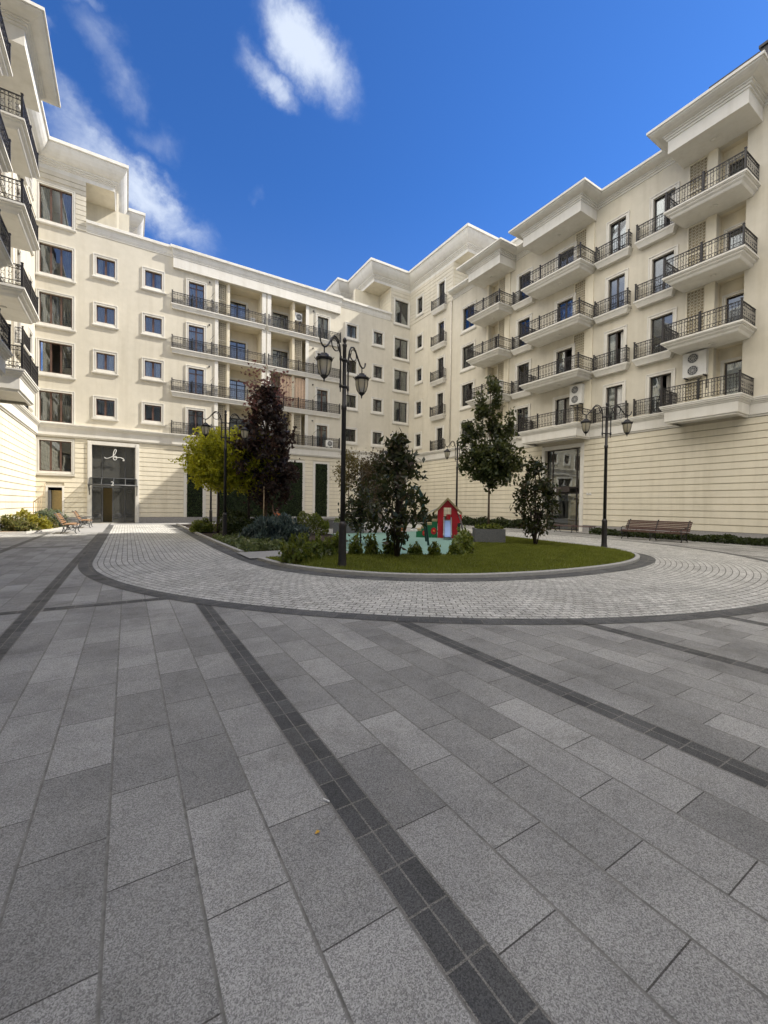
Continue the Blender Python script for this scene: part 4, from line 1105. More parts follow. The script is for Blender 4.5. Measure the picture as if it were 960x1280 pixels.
# hornbeam in the planter
pts = list(shell_points(150, ell(.10, -.06, 3.0, 1.02, 1.02, 1.0)))
rw = Vector((.85, -.527))
for (dx, h0, h1, w_) in ((-.36, 3.9, 6.25, .07), (.10, 3.9, 6.8, .10), (.30, 3.9, 6.2, .07), (-.92, 3.5, 4.75, .07), (.80, 3.5, 5.4, .08), (-1.08, 2.75, 3.95, .06), (1.2, 2.75, 3.9, .06), (-.6, 3.5, 4.6, .08)):
    for k in range(int((h1 - h0) * 7)):
        s = rng.random(); e_ = dx * (1 + .1 * s) + rng.normal(0, w_ * (1 - .5 * s)); pts.append(np.array([e_ * rw.x, e_ * rw.y + rng.normal(0, w_), h0 + s * (h1 - h0)]))
make_tree('hornbeam_tree', 'slim stemmed tree with dark ball crown and upright shoots, growing in the grey planter', 13.45, 13.0, .5, 1.95, .05, pts, 30, .11, .115, M['lf_hornbeam'], M['bark'], elong=1.6)
def shrub_tree(label, x, y, h, wd, n, lean):
    pts = []
    for k in range(n):
        s = rng.random() ** .9; r = wd * (.25 + .75 * math.sin(min(1, s * 1.5 + .12) * PI * .62)) * (1 - s ** 3) * rng.random() ** .5 + .04
        a = rng.uniform(0, 2 * PI); pts.append(np.array([r * math.cos(a) + lean * s, r * math.sin(a), .55 + s * (h - .6)]))
    t = thing('magnolia_tree', label, 'tree', (x, y, .07), 0, 'dark glossy magnolias on the lawn')
    limbs = []
    for k in range(16):
        c_ = Vector(pts[k]); m = Vector((c_.x * .35, c_.y * .35, c_.z * .55)); limbs.append(([(rng.normal(0, .03), rng.normal(0, .03), -.02), m, c_], [.028, .018, .006]))
    prop('trunk', trunk_mesh([(0, 0, -.05), (.03, .02, h * .35), (lean * .5, 0, h * .7), (lean, 0, h * .95)], [.06, .05, .03, .008], limbs, M['bark_dark']), t)
    C = clumped(pts, 15, .12)
    prop('crown', leaf_mesh('crown', C, .105, M['lf_magnolia'], elong=2.1, updir=(0, 0, .5)), t)
shrub_tree('dark glossy magnolia, wide and taller, in front of the playground', 6.78, 10.15, 3.5, .98, 104, -.05)
shrub_tree('dark glossy magnolia standing right of the grey planter', 14.2, 11.15, 3.5, .92, 112, -.05)
pts = shell_points(78, ell(0, 0, 2.95, 1.5, 1.4, 1.7)); make_tree('autumn_tree', 'brownish bushy tree behind the wide magnolia, beside the playhouse', 12.0, 20.2, .07, 1.3, .06, pts, 40, .2, .10, M['lf_brown'], M['bark_dark'])
pts = shell_points(45, ell(0, 0, 3.05, .72, .72, 1.15)); make_tree('slender_tree', 'thin olive leaved young tree just right of the front lamp post, in a stone planter', 10.6, 20.9, .45, 1.6, .035, pts, 28, .16, .09, M['lf_slender'], M['bark'])
# climbing dark growth behind the left of the wide magnolia
pts = shell_points(42, ell(0, 0, 1.3, .7, .7, 1.0)); make_tree('bushy_shrub', 'dark leafy shrub at the left of the wide magnolia', 7.75, 14.2, .05, .5, .03, pts, 26, .16, .10, M['lf_magnolia'], M['bark_dark'], cat='shrub')

def shrub(name, label, x, y, z, rx, ry, h, n, leaf, mat, elong=1.7, group=None, upright=False, spikes=0, cat='shrub'):
    t = thing(name, label, cat, (x, y, z), 0, group)
    C = []
    while len(C) < n:
        v_ = rng.normal(size=3); v_ /= np.linalg.norm(v_); v_[2] = abs(v_[2]); r = .45 + .55 * rng.random() ** .5
        r *= .85 + .3 * math.sin(v_[0] * 5 + x * 3) * math.cos(v_[1] * 6 + v_[2] * 4)
        C.append((v_[0] * rx * r, v_[1] * ry * r, .03 + v_[2] * h * r))
    for k in range(spikes):
        a = rng.uniform(0, 2 * PI); q_ = rng.random() ** .5 * .8; b0 = np.array([rx * q_ * math.cos(a), ry * q_ * math.sin(a), h * (1 - q_ * q_ * .5) * .8]); L = rng.uniform(.15, .32)
        for s in np.linspace(0, L, 9): C.append(b0 + np.array([rng.normal(0, .025), rng.normal(0, .025), s]))
    prop('foliage', leaf_mesh('foliage', np.array(C), leaf, mat, elong=elong, updir=(0, 0, 1.2) if upright else None), t)
    st = MB()
    for k in range(6):
        a = k * 1.05; st.tube([(0, 0, -.05), (.3 * rx * math.cos(a), .3 * ry * math.sin(a), h * .4), (.6 * rx * math.cos(a), .6 * ry * math.sin(a), h * .75)], [.018, .012, .004], 5)
    prop('stem', st.mesh('stem', M['bark_dark']), t)
    return t
GL = 'laurel shrubs edging the lawn'
LAU = [(3.72, 10.45, .52, .75, 'leftmost laurel shrub, at the corner of the lawn by the path'), (4.35, 10.95, .50, .62, 'laurel shrub second from the path corner'), (4.95, 11.5, .48, .66, 'laurel shrub just left of the front lamp post'),
       (5.5, 11.75, .42, .68, 'laurel shrub hidden partly behind the front lamp post'), (6.0, 11.35, .30, .55, 'small laurel shrub first to the right of the front lamp post'), (6.45, 11.1, .30, .62, 'small laurel shrub second to the right of the front lamp post'),
       (6.98, 10.85, .30, .5, 'small laurel shrub just left of the wide magnolia stem'), (7.62, 10.4, .28, .45, 'small laurel shrub just right of the wide magnolia stem'), (8.05, 10.0, .27, .5, 'small laurel shrub in front of the blue slide'),
       (8.8, 9.85, .36, .5, 'laurel shrub in front of the playhouse'), (9.4, 10.2, .45, .72, 'laurel shrub nearest below the planter'), (9.95, 10.75, .45, .75, 'laurel shrub behind the one below the planter'), (10.5, 11.4, .45, .8, 'laurel shrub against the side of the grey planter')]
for (x, y, r, h, lb) in LAU: shrub('laurel_shrub', lb, x, y, .06, r * .88, r * .88, h * .88, int(760 * r), .085, M['lf_laurel'], 1.8, GL, True, 0 if 7.5 < x < 9 else int(14 * r))
shrub('lavender_shrub', 'wide blue grey lavender mound in the middle of the planting', 5.3, 17.2, .05, 1.35, 1.3, 1.05, 5200, .07, M['lf_lavender'], 4.0, None, True, 40)
shrub('clipped_shrub', 'low clipped dark shrub at the far left tip of the island', 3.5, 24.2, .05, .75, .9, .75, 1500, .09, M['lf_laurel'], 1.6)
def hedge(label, x0, y0, x1, y1, w, h, mat, dens=420, leaf=.085, z=.05):
    t = thing('hedge', label, 'hedge', ((x0 + x1) / 2, (y0 + y1) / 2, z)); L = math.hypot(x1 - x0, y1 - y0); n = int(L * (w + h) * dens)
    s = rng.random(n); a = rng.uniform(0, PI, n); rr_ = rng.random(n) ** .4
    hh = h * (.86 + .16 * np.sin(s * L * 3.1) + .08 * np.sin(s * L * 7.7))
    dx, dy = (x1 - x0) / L, (y1 - y0) / L; off = np.cos(a) * w * .5 * rr_
    C = np.stack([(s - .5) * L * dx - dy * off, (s - .5) * L * dy + dx * off, np.abs(np.sin(a)) ** .6 * hh * rr_ + .02], 1)
    prop('foliage', leaf_mesh('foliage', C, leaf, mat, elong=1.7), t)
    st = MB()
    for k in range(max(2, int(L / .6))):
        q_ = (k + .5) / max(2, int(L / .6)) - .5; st.tube([(q_ * L * dx, q_ * L * dy, -.03), (q_ * L * dx, q_ * L * dy, h * .6)], [.02, .008], 5)
    prop('stem', st.mesh('stem', M['bark_dark']), t)
hedge('dark green clipped hedge behind the lavender, under the trees', 3.9, 21.3, 6.9, 21.6, 1.5, 1.25, M['lf_hedge'])
hedge('dark green hedge at the left of the planting, behind the left lamp post', 3.75, 20.3, 5.4, 19.2, 1.0, 1.0, M['lf_hedge'])
hedge('light tipped green hedge right of the child in orange', 7.5, 20.6, 9.0, 20.0, 1.0, 1.15, M['lf_laurel'])
hedge('low dark hedge strip along the foot of the right wing', 24.9, 4.0, 24.9, 15.0, 1.7, .36, M['lf_hedge'], 300, .10, .0)
hedge('grey green shrub strip along the foot of the right wing behind the planter', 25.4, 20.7, 25.4, 35, 1.4, .75, M['lf_hedge'], 200, .12, .0)
n = 5200; pos = rng.uniform((3.2, 13.8), (5.4, 19.5), (n, 2)); keep = pos[:, 0] < 3.2 + .55 + (19.5 - pos[:, 1]) * .22 + .4
pos = pos[keep]; C = np.concatenate([pos, rng.uniform(.02, .32, (len(pos), 1)) * (.6 + .4 * np.sin(pos[:, :1] * 5) * np.cos(pos[:, 1:] * 4))], 1)
o = struct('ground_cover', leaf_mesh('ground_cover', C, .10, M['lf_cover'], elong=1.5), 'stuff'); tag(o, 'variegated pale green ground cover spilling over the left kerb of the island', 'ground cover')
# left sunny bed
bed = MB(); bed.prism([(XL + .1, 26.6), (-4.3, 26.7), (-3.65, 28.6), (-3.25, 31), (-3.3, 35.6), (XL + .1, 36.2)], .006, .07)
struct('bed_soil', bed.mesh('bed_soil', M['soil_pale']))
bk = MB(); BP = [(XL + .1, 26.45), (-4.2, 26.55), (-3.5, 28.55), (-3.1, 31), (-3.15, 35.8)]
for a, c in zip(BP[:-1], BP[1:]):
    d_ = Vector((c[0] - a[0], c[1] - a[1])).normalized(); nn = Vector((-d_.y, d_.x)) * .14
    bk.prism([a, c, (c[0] + nn.x, c[1] + nn.y), (a[0] + nn.x, a[1] + nn.y)], .0, .10)
struct('bed_kerb', bk.mesh('bed_kerb', M['stone_light']))
GB = 'bushes in the sunny left bed'
for (x, y, r, h, mt, lb) in ((-5.0, 28.3, .75, .75, 'lf_sunbed', 'olive green bush at the front left of the sunny bed'), (-4.85, 29.8, .7, 1.05, 'lf_sunyellow', 'yellow green tall bush by the left wall'), (-4.1, 29.0, .6, .65, 'lf_sunyellow', 'yellow tinged low bush in the middle of the sunny bed'),
                            (-4.0, 31.6, .9, 1.0, 'lf_sunblue', 'grey green rounded bush behind the yellow ones'), (-4.2, 33.8, 1.0, 1.05, 'lf_sunblue', 'grey green bush before the small service door'), (-4.3, 27.6, .5, .4, 'lf_sunbed', 'low dry olive bush at the front corner of the bed'), (-3.75, 30.0, .45, .5, 'lf_sunbed', 'low olive bush behind the nearer wooden bench')):
    shrub('garden_bush', lb, x, y, .06, r, r, h, int(1500 * r), .085, M[mt], 2.2, GB, False, int(20 * r))

# ------------------------------------------------------------------ benches
def bench(label, x, y, rot, L, wood, iron, back=True, group=None):
    t = thing('park_bench', label, 'bench', (x, y, .005), rot, group)
    for i in range(7):
        m = MB(); yy = -.26 + i * .082; zz = .47 + .018 * math.cos((i - 3) * .6) - (.035 if i == 0 else 0)
        m.box(-L / 2, L / 2, yy - .034, yy + .034, zz - .03, zz)
        prop('seat_slat', m.mesh('seat_slat', wood), t)
    if back:
        for i in range(6):
            m = MB(); yy = .31 + i * .045 + (.02 if i == 5 else 0); zz = .55 + i * .082
            m.box(-L / 2, L / 2, yy - .016, yy + .016, zz - .034, zz + .034)
            prop('back_slat', m.mesh('back_slat', wood), t)
    for s in ((-1, 0, 1) if L > 2.4 else (-1, 1)):
        m = MB(); xx = s * (L / 2 - .12)
        m.tube([(xx, -.30, 0), (xx, -.24, .1), (xx, -.27, .25), (xx, -.31, .40), (xx, -.24, .435), (xx, .26, .43)], .022, 6)
        m.tube([(xx, .36, 0), (xx, .26, .12), (xx, .22, .28), (xx, .26, .43)] + ([(xx, .33, .6), (xx, .45, .85), (xx, .54, 1.02), (xx, .60, 1.04), (xx, .60, .99)] if back else []), .022, 6)
        m.ring((xx, -.12, .28), .10, .014, (1, 2), 10, 4); m.ring((xx, .1, .28), .10, .014, (1, 2), 10, 4); m.tube([(xx, -.26, .14), (xx, .0, .2), (xx, .27, .14)], .014, 5)
        if back and s: m.tube([(xx, -.31, .43), (xx, -.34, .58), (xx, -.24, .66), (xx, .05, .66), (xx, .34, .72)], .02, 6)
        prop('iron_leg', m.mesh('iron_leg', iron), t)
GBn = 'slatted benches around the courtyard'
bench('long dark brown slatted bench with a backrest against the right wall', 22.85, 10.75, math.radians(-90), 3.05, M['bench_brown'], M['iron'], True, GBn)
bench('backless brown bench behind the right lamp post', 24.6, 16.3, math.radians(-90), 2.7, M['bench_brown'], M['iron'], False, GBn)
bench('nearer honey wood bench beside the sunny left bed', -2.45, 26.55, math.radians(90), 1.9, M['bench_tan'], M['bench_iron'], True, GBn)
bench('farther honey wood bench next to the glazed entrance', -2.2, 31.8, math.radians(90), 1.9, M['bench_tan'], M['bench_iron'], True, GBn)

# ------------------------------------------------------------------ planters, walls
def planter(label, x, y, w, d, h, rot, mat, cover):
    t = thing('planter', label, 'planter', (x, y, .05), rot)
    m = MB(); e = .09
    for (a, b_, c, dd) in ((-w / 2, w / 2, -d / 2, -d / 2 + e), (-w / 2, w / 2, d / 2 - e, d / 2), (-w / 2, -w / 2 + e, -d / 2 + e, d / 2 - e), (w / 2 - e, w / 2, -d / 2 + e, d / 2 - e)): m.box(a, b_, c, dd, 0, h)
    prop('box', m.mesh('box', mat), t)
    m = MB(); m.box(-w / 2 + e, w / 2 - e, -d / 2 + e, d / 2 - e, .01, h - .08); prop('soil', m.mesh('soil', M['soil']), t)
    n = int(w * d * 420); C = np.stack([rng.uniform(-w / 2 + .08, w / 2 - .08, n), rng.uniform(-d / 2 + .08, d / 2 - .08, n), h - .08 + np.abs(rng.normal(0, .10, n))], 1)
    prop('planting', leaf_mesh('planting', C, .09, cover, elong=2), t)
planter('dark grey granite planter box with a slim tree, beside the lawn', 13.45, 13.0, 1.25, 1.25, .62, math.radians(-38), M['planter'], M['lf_laurel'])
planter('grey stone planter with pink flowers behind the front lamp post', 10.6, 20.9, 1.7, 1.3, .6, math.radians(-25), M['planter'], M['lf_cover'])
t = thing('seating_wall', 'pale stone seating wall with a grey inset, behind the lavender', 'low wall', (10.9, 25.2, .06), math.radians(-12))
m = MB(); m.box(-1.9, 1.0, -.5, .5, 0, .62); prop('wall', m.mesh('wall', M['stone_light']), t)
m = MB(); m.box(-2.0, 1.1, -.56, .56, .62, .74); prop('top', m.mesh('top', M['kerb']), t)
m = MB(); m.box(-.2, .9, -.54, -.505, .05, .55); prop('inset', m.mesh('inset', M['planter']), t)
# ------------------------------------------------------------------ playground
ph = thing('playhouse', 'red playhouse with tan gable roof, blue slide and green steps', 'playhouse', (13.64, 15.96, .062), math.radians(-40))
ph.scale = (.78, 1, 1)
m = MB(); w = .60
front = lambda y: [(-w, y, 0), (-.24, y, 0), (-.24, y, 1.45), (.24, y, 1.45), (.24, y, 0), (w, y, 0), (w, y, 1.35), (0, y, 1.88), (-w, y, 1.35)]
for y in (-.55, .55):
    m.box(-w, -.24, y - .02, y + .02, 0, 1.35); m.box(.24, w, y - .02, y + .02, 0, 1.35)
    i = len(m.v)
    for yy in (y - .02, y + .02):
        for (x, z) in ((-w, 1.352), (-.24, 1.352), (-.24, 1.48), (.24, 1.48), (.24, 1.352), (w, 1.352), (0, 1.86)): m.v.append((x, yy, z))
    m.f += [tuple(i + k for k in range(7)), tuple(i + 7 + k for k in range(7))[::-1]] + [(i + k, i + (k + 1) % 7, i + 7 + (k + 1) % 7, i + 7 + k) for k in range(7)]
    m.mi += [0] * 9; m.smooth += [False] * 9
m.box(w - .02, w + .02, -.528, .528, 0, 1.35); m.box(-w - .02, -w + .02, -.528, .528, .9, 1.35)
prop('wall', m.mesh('wall', M['red']), ph)
m = MB(); m.box(-w + .02, w - .02, -.52, .52, .82, .87); prop('deck', m.mesh('deck', M['brownroof']), ph)
m = MB()
for s in (1, -1):
    i = len(m.v)
    for (x, z) in ((0, 1.86), (s * .86, 1.16), (s * .90, 1.24), (0, 1.98)):
        for y in (-.72, .72): m.v.append((x, y, z))
    m.f += [(i, i + 1, i + 3, i + 2), (i + 4, i + 5, i + 7, i + 6), (i, i + 2, i + 4, i + 6), (i + 1, i + 7, i + 5, i + 3), (i + 2, i + 3, i + 5, i + 4), (i, i + 6, i + 7, i + 1)]; m.mi += [0] * 6; m.smooth += [False] * 6
prop('roof', m.mesh('roof', M['brownroof']), ph)
m = MB(); m.quadp([(-.2, -.57, .86), (.2, -.57, .86), (.2, -1.45, .18), (-.2, -1.45, .18)]); m.quadp([(-.2, -1.45, .18), (.2, -1.45, .18), (.2, -1.75, .14), (-.2, -1.75, .14)])
sl_ = prop('slide', m.mesh('slide', M['slide'], fix=False), ph)
m = MB()
for s in (-.225, .225): m.tube([(s, -.57, 1.0), (s, -1.45, .3), (s, -1.78, .2)], .045, 6)
for s in (-.2, .2): m.tube([(s, -1.6, 0), (s, -1.6, .16)], .03, 6)
prop('slide_rail', m.mesh('slide_rail', M['slidegrey']), sl_)
m = MB()
for k in range(5): m.box(-.20 + k * .1 - .012, -.20 + k * .1 + .012, .4, .42, .87, 1.45)
prop('back_bars', m.mesh('back_bars', M['slidegrey']), ph)
m = MB()
for k, (x0, h) in enumerate(((-.64, .80), (-.98, .62), (-1.32, .44), (-1.62, .32))): m.box(x0 - .33, x0, -.55, -.50, 0, h); m.box(x0 - .33, x0, .50, .55, 0, h)
st_ = prop('stair_panel', m.mesh('stair_panel', M['green']), ph)
m = MB()
for k, (x0, h) in enumerate(((-.64, .80), (-.98, .62), (-1.32, .44), (-1.62, .32))): m.box(x0 - .33, x0, -.56, .56, h + .002, h + .10)
prop('tread', m.mesh('tread', M['brownroof']), st_)
for (x, z, r, c) in ((-.85, .33, .17, 'red'), (-1.42, .22, .14, 'red')):
    m = MB(); m.lathe([(r, -.015), (r, .015)], 16); me = m.mesh('disc', M[c]); d_ = prop('disc', me, st_); d_.location = (x, -.57, z); d_.rotation_euler = (PI / 2, 0, 0)
    m = MB(); m.lathe([(.0, -.06), (.05, -.045), (.07, 0), (.05, .045), (0, .06)], 10); d_ = prop('ball', m.mesh('ball', M['orange']), st_); d_.location = (x + .02, -.62, z)
m = MB()
for y in (-.52, .52): m.tube([(-.62, y, 1.45), (-1.3, y, 1.18), (-1.35, y, .5)], .022, 6)
prop('handrail', m.mesh('handrail', M['slidegrey']), ph)
m = MB(); m.tube([(w + .05, -.4, 1.2), (w + .30, -.4, .7), (w + .42, -.4, 0)], .03, 6); m.tube([(w + .05, .4, 1.2), (w + .30, .4, .7), (w + .42, .4, 0)], .03, 6)
for k in range(4): m.tube([(w + .12 + k * .08, -.4, 1.0 - k * .25), (w + .12 + k * .08, .4, 1.0 - k * .25)], .02, 6)
prop('ladder', m.mesh('ladder', M['slidegrey']), ph)
t = thing('play_panel', 'small red play wall with dark opening behind the playhouse', 'play panel', (15.6, 17.7, .062), math.radians(-40))
m = MB(); m.box(-.42, .42, -.04, .04, .62, 1.1); prop('panel', m.mesh('panel', M['red']), t)
m = MB(); m.box(-.36, -.28, -.05, .05, 0, .62); m.box(.28, .36, -.05, .05, 0, .62); m.box(-.28, .28, -.03, .03, .1, .6); prop('frame', m.mesh('frame', M['darkgreen']), t)
sw = thing('swing_set', 'dark green arched pipe swing frame beside the wide magnolia', 'swing', (9.6, 13.2, .062), math.radians(-35))
m = MB()
for s in (0, 1.9):
    y = s
    m.tube([(-.42, y, 0), (-.38, y, 1.2), (-.30, y, 1.9), (-.12, y, 2.28), (.1, y, 2.3), (.28, y, 2.0), (.40, y, 1.3), (.56, y, 0)], .045, 8)
m.tube([(0, 0, 2.33), (0, 1.9, 2.33)], .045, 8)
prop('frame', m.mesh('frame', M['darkgreen']), sw)
m = MB()
for y in (.75, 1.15): m.tube([(0, y, 2.3), (0, y, .55)], .012, 5)
prop('chain', m.mesh('chain', M['slidegrey']), sw)
m = MB(); m.box(-.14, .14, .72, 1.18, .5, .56); prop('seat', m.mesh('seat', M['acwhite']), sw)
t = thing('spring_rider', 'orange and yellow spring rider at the left of the green play steps', 'spring rider', (10.6, 15.6, .062), math.radians(20))
m = MB(); m.tube([(.07 * math.cos(a), .07 * math.sin(a), a * .012) for a in np.linspace(0, 2 * PI * 5, 60)], .012, 5); prop('spring', m.mesh('spring', M['slidegrey']), t)
m = MB(); m.prism([(-.32, -.03), (.2, -.03), (.36, -.03), (.36, .03), (-.32, .03)], .40, .58); m.prism([(.14, -.03), (.38, -.03), (.38, .03), (.14, .03)], .582, .95); m.prism([(-.34, -.03), (-.22, -.03), (-.22, .03), (-.34, .03)], .582, .74)
prop('body', m.mesh('body', M['orange']), t)
m = MB(); m.box(-.18, .1, -.13, .13, .585, .62); m.tube([(.2, -.16, .78), (.2, .16, .78)], .015, 6); prop('seat', m.mesh('seat', M['leafyellow']), t)

# ------------------------------------------------------------------ child behind the hedge
def person(label, x, y, z, rot):
    t = thing('person', label, 'person', (x, y, z), rot)
    S = 1.0
    J = {'pelvis': (0, 0, .66), 'chest': (0, 0, .92), 'neck': (0, 0, 1.06), 'head0': (0, .01, 1.13), 'head1': (0, .02, 1.27),
         'sl': (-.13, 0, 1.0), 'el': (-.20, .02, .82), 'wl': (-.16, .10, .68), 'hl': (-.15, .13, .62), 'sr': (.13, 0, 1.0), 'er': (.20, .06, 1.17), 'wr': (.21, .10, 1.34), 'hr': (.21, .11, 1.40),
         'll': (-.07, 0, .6), 'kl': (-.08, .01, .34), 'al': (-.08, -.01, .06), 'tl': (-.08, .09, .02), 'lr': (.07, 0, .6), 'kr': (.08, .01, .34), 'ar': (.08, -.01, .06), 'tr': (.08, .09, .02)}
    R_ = dict(pelvis=.095, chest=.10, neck=.045, head0=.075, head1=.08, sl=.05, el=.036, wl=.027, hl=.03, sr=.05, er=.036, wr=.027, hr=.03, ll=.068, kl=.05, al=.036, tl=.03, lr=.068, kr=.05, ar=.036, tr=.03)
    E = [('pelvis', 'chest'), ('chest', 'neck'), ('neck', 'head0'), ('head0', 'head1'), ('chest', 'sl'), ('sl', 'el'), ('el', 'wl'), ('wl', 'hl'), ('chest', 'sr'), ('sr', 'er'), ('er', 'wr'), ('wr', 'hr'), ('pelvis', 'll'), ('ll', 'kl'), ('kl', 'al'), ('al', 'tl'), ('pelvis', 'lr'), ('lr', 'kr'), ('kr', 'ar'), ('ar', 'tr')]
    def skin(names, edges, rad, name, mats, sub=2):
        ix = {k: i for i, k in enumerate(names)}
        me = bpy.data.meshes.new(name); me.from_pydata([J[k] for k in names], [(ix[a], ix[b]) for a, b in edges], [])
        o = bpy.data.objects.new('tmp', me); COL.objects.link(o)
        mo = o.modifiers.new('s', 'SKIN'); me.skin_vertices[0].data[0].use_root = True
        for k, i in ix.items(): me.skin_vertices[0].data[i].radius = (rad[k], rad[k] * .9)
        o.modifiers.new('u', 'SUBSURF').levels = sub
        res = bpy.data.meshes.new_from_object(o.evaluated_get(bpy.context.evaluated_depsgraph_get())); bpy.data.objects.remove(o)
        res.materials.clear(); 
        for m_ in mats: res.materials.append(m_)
        for p_ in res.polygons: p_.use_smooth = True
        return res
    me = skin(list(J), E, R_, 'body', [M['skin'], M['shirt'], M['trousers']])
    for p_ in me.polygons:
        c_ = p_.center
        p_.material_index = 2 if c_.z < .62 and abs(c_.x) < .135 and c_.z > .09 else 1 if (.60 < c_.z < 1.05 and abs(c_.x) < .19) else 0
    prop('body', me, t)
    h = MB(); h.lathe([(.0, .175), (.05, .17), (.085, .13), (.098, .07), (.095, .02), (.085, -.03), (.07, -.05)], 14); ho = prop('hair', h.mesh('hair', M['hair']), t); ho.location = (0, -.012, 1.16); ho.rotation_euler = (math.radians(18), 0, 0)
    f_ = MB()
    for s in (-.03, .03): f_.lathe([(0, -.008), (.009, 0), (0, .008)], 8, (s, .105, 1.215))
    prop('eyes', f_.mesh('eyes', M['hair']), t)
    fg = MB()
    for (hx, hy, hz, up_) in ((.21, .11, 1.40, 1), (-.15, .13, .62, -1)):
        for k, (o_, l_) in enumerate(((-.022, .05), (-.008, .06), (.008, .055), (.02, .045))): fg.tube([(hx + o_, hy, hz), (hx + o_ * 1.3, hy + .006, hz + up_ * l_ * .6), (hx + o_ * 1.3, hy + .016, hz + up_ * l_)], [.008, .0075, .006], 6)
        fg.tube([(hx - .025, hy, hz - up_ * .01), (hx - .045, hy + .01, hz + up_ * .02)], [.009, .007], 6)
    prop('fingers', fg.mesh('fingers', M['skin']), t)
person('child in a coral orange shirt with one arm raised, standing behind the lavender mound', 6.42, 20.55, .12, math.radians(150))
t = thing('tree_stake', 'thin pale wooden stake under the purple maple, left of the child', 'stake', (5.55, 19.9, .05)); m = MB(); m.tube([(0, 0, -.1), (.02, 0, 2.4)], .03, 6); prop('pole', m.mesh('pole', M['stake']), t)

# ------------------------------------------------------------------ air conditioners, litter
def ac(label, side, u0, u1, z0, z1, d0, fans=2):
    F0 = FN[side][1]; F = FN[side][0]
    t = thing('air_conditioner', label, 'air conditioner', F(u0, d0, z0), 0, 'outdoor air conditioning units'); w, h = u1 - u0, z1 - z0
    m = MB(F0); m.box(0, w, 0, .36, 0, h); prop('case', m.mesh('case', M['acwhite']), t)
    for k in range(fans):
        zz = h * (k + .5) / fans; r = min(h / fans, w) * .40
        m = MB(F0); n_ = 20
        m.quadp([(w * .56 + r * math.cos(2 * PI * i / n_), .363, zz + r * math.sin(2 * PI * i / n_)) for i in range(n_)]); f_ = prop('fan', m.mesh('fan', M['acdark'], fix=False), t)
        m = MB(F0)
        for rr_ in (.3, .6, .95): m.ring((w * .56, .368, zz), r * rr_, .008, (0, 2), 16, 4)
        for a in np.linspace(0, PI, 6)[:-1]: m.tube([(w * .56 - r * math.cos(a), .368, zz - r * math.sin(a)), (w * .56 + r * math.cos(a), .368, zz + r * math.sin(a))], .005, 4)
        prop('grille', m.mesh('grille', M['acwhite']), f_)
    m = MB(F0); m.box(.08, .13, -.1, .40, -.06, -.002); m.box(w - .13, w - .08, -.1, .40, -.06, -.002); m.tube([(.05, .1, -.02), (.05, .1, -.7)], .025, 6); prop('bracket', m.mesh('bracket', M['iron']), t)
ac('large white two fan unit over the lowest balcony at the far right', 'R', 9.85, 10.95, 8.85, 10.15, .02)
ac('white two fan unit above the lamp on the lowest balcony of the middle bay', 'R', 16.95, 17.85, 8.75, 10.05, .02)
ac('small single fan unit on the third balcony of the farthest bay of the right wing', 'R', 24.15, 24.85, 11.3, 12.1, .02, 1)
ac('white single fan unit high in the top recessed balcony right of the central pier', 'A', 13.4, 14.1, 19.0, 19.75, -.55, 1)
ac('white unit on the lowest balcony floor at the right end of the rear wing', 'A', 16.5, 17.2, 7.3, 7.95, -.05, 1)
def balcony_chair(label, x, y, z):
    t = thing('balcony_chair', label, 'chair', (x, y, z))
    m = MB(); m.box(-.2, .2, -.2, .2, .40, .44); prop('seat', m.mesh('seat', M['acwhite']), t)
    m = MB(); m.box(-.2, .2, .17, .2, .46, .88); prop('backrest', m.mesh('backrest', M['acwhite']), t)
    for a in (-.17, .17):
        for b_ in (-.17, .17):
            m = MB(); m.tube([(a, b_, 0), (a, b_, .4)], .016, 5); prop('leg', m.mesh('leg', M['acwhite']), t)
balcony_chair('white chair on the third floor recessed balcony left of the central pier', 6.95, YA + .9, FL[3])
balcony_chair('white chair on the top recessed balcony left of the central pier, by the pier', 9.7, YA + .8, FL[4])
balcony_chair('white chair on the second floor recessed balcony left of the central pier', 9.65, YA + .8, FL[2])
balcony_chair('white chair on the third floor recessed balcony right of the central pier', 14.0, YA + .8, FL[3])
cur = MB(AF)
pts = [(12.0 + i * .06, -.12 - .05 * math.sin(i * 1.3)) for i in range(47)]
for (a, b_), (c, d_) in zip(pts[:-1], pts[1:]): cur.quadp([(a, b_, FL[2] + .1), (c, d_, FL[2] + .1), (c, d_, FL[2] + 2.95), (a, b_, FL[2] + 2.95)])
tag(link('balcony_curtain', cur.mesh('balcony_curtain', simple('peach_curtain', (.62, .46, .33), .9)), None, (0, 0, 0)), 'peach curtain drawn across the second floor recessed balcony right of the central pier', 'curtain')
t = thing('fallen_leaf', 'small yellow leaf lying on a slab left of the dark strip', 'leaf', (.79, 1.85, .006)); m = MB()
m.quadp([(-.014, 0, .002), (0, -.009, .006), (.016, .002, .003), (.002, .010, .01)]); prop('blade', m.mesh('blade', M['leafyellow'], fix=False), t)
t = thing('cigarette_end', 'white cigarette end beside the dark paving strip', 'litter', (.915, 2.03, .012), .5); m = MB(); m.tube([(0, -.022, 0), (0, .018, 0)], .004, 6); prop('paper', m.mesh('paper', M['white']), t)

# ------------------------------------------------------------------ light, sky, camera
SUN = Vector((.684, -.225, .695)).normalized()
sl = bpy.data.lights.new('sun', 'SUN'); sl.energy = 2.0; sl.angle = math.radians(.5); sl.color = (1, .94, .85)
so = bpy.data.objects.new('sun', sl); COL.objects.link(so); so.rotation_euler = SUN.to_track_quat('Z', 'Y').to_euler(); so.location = (40, -20, 60)
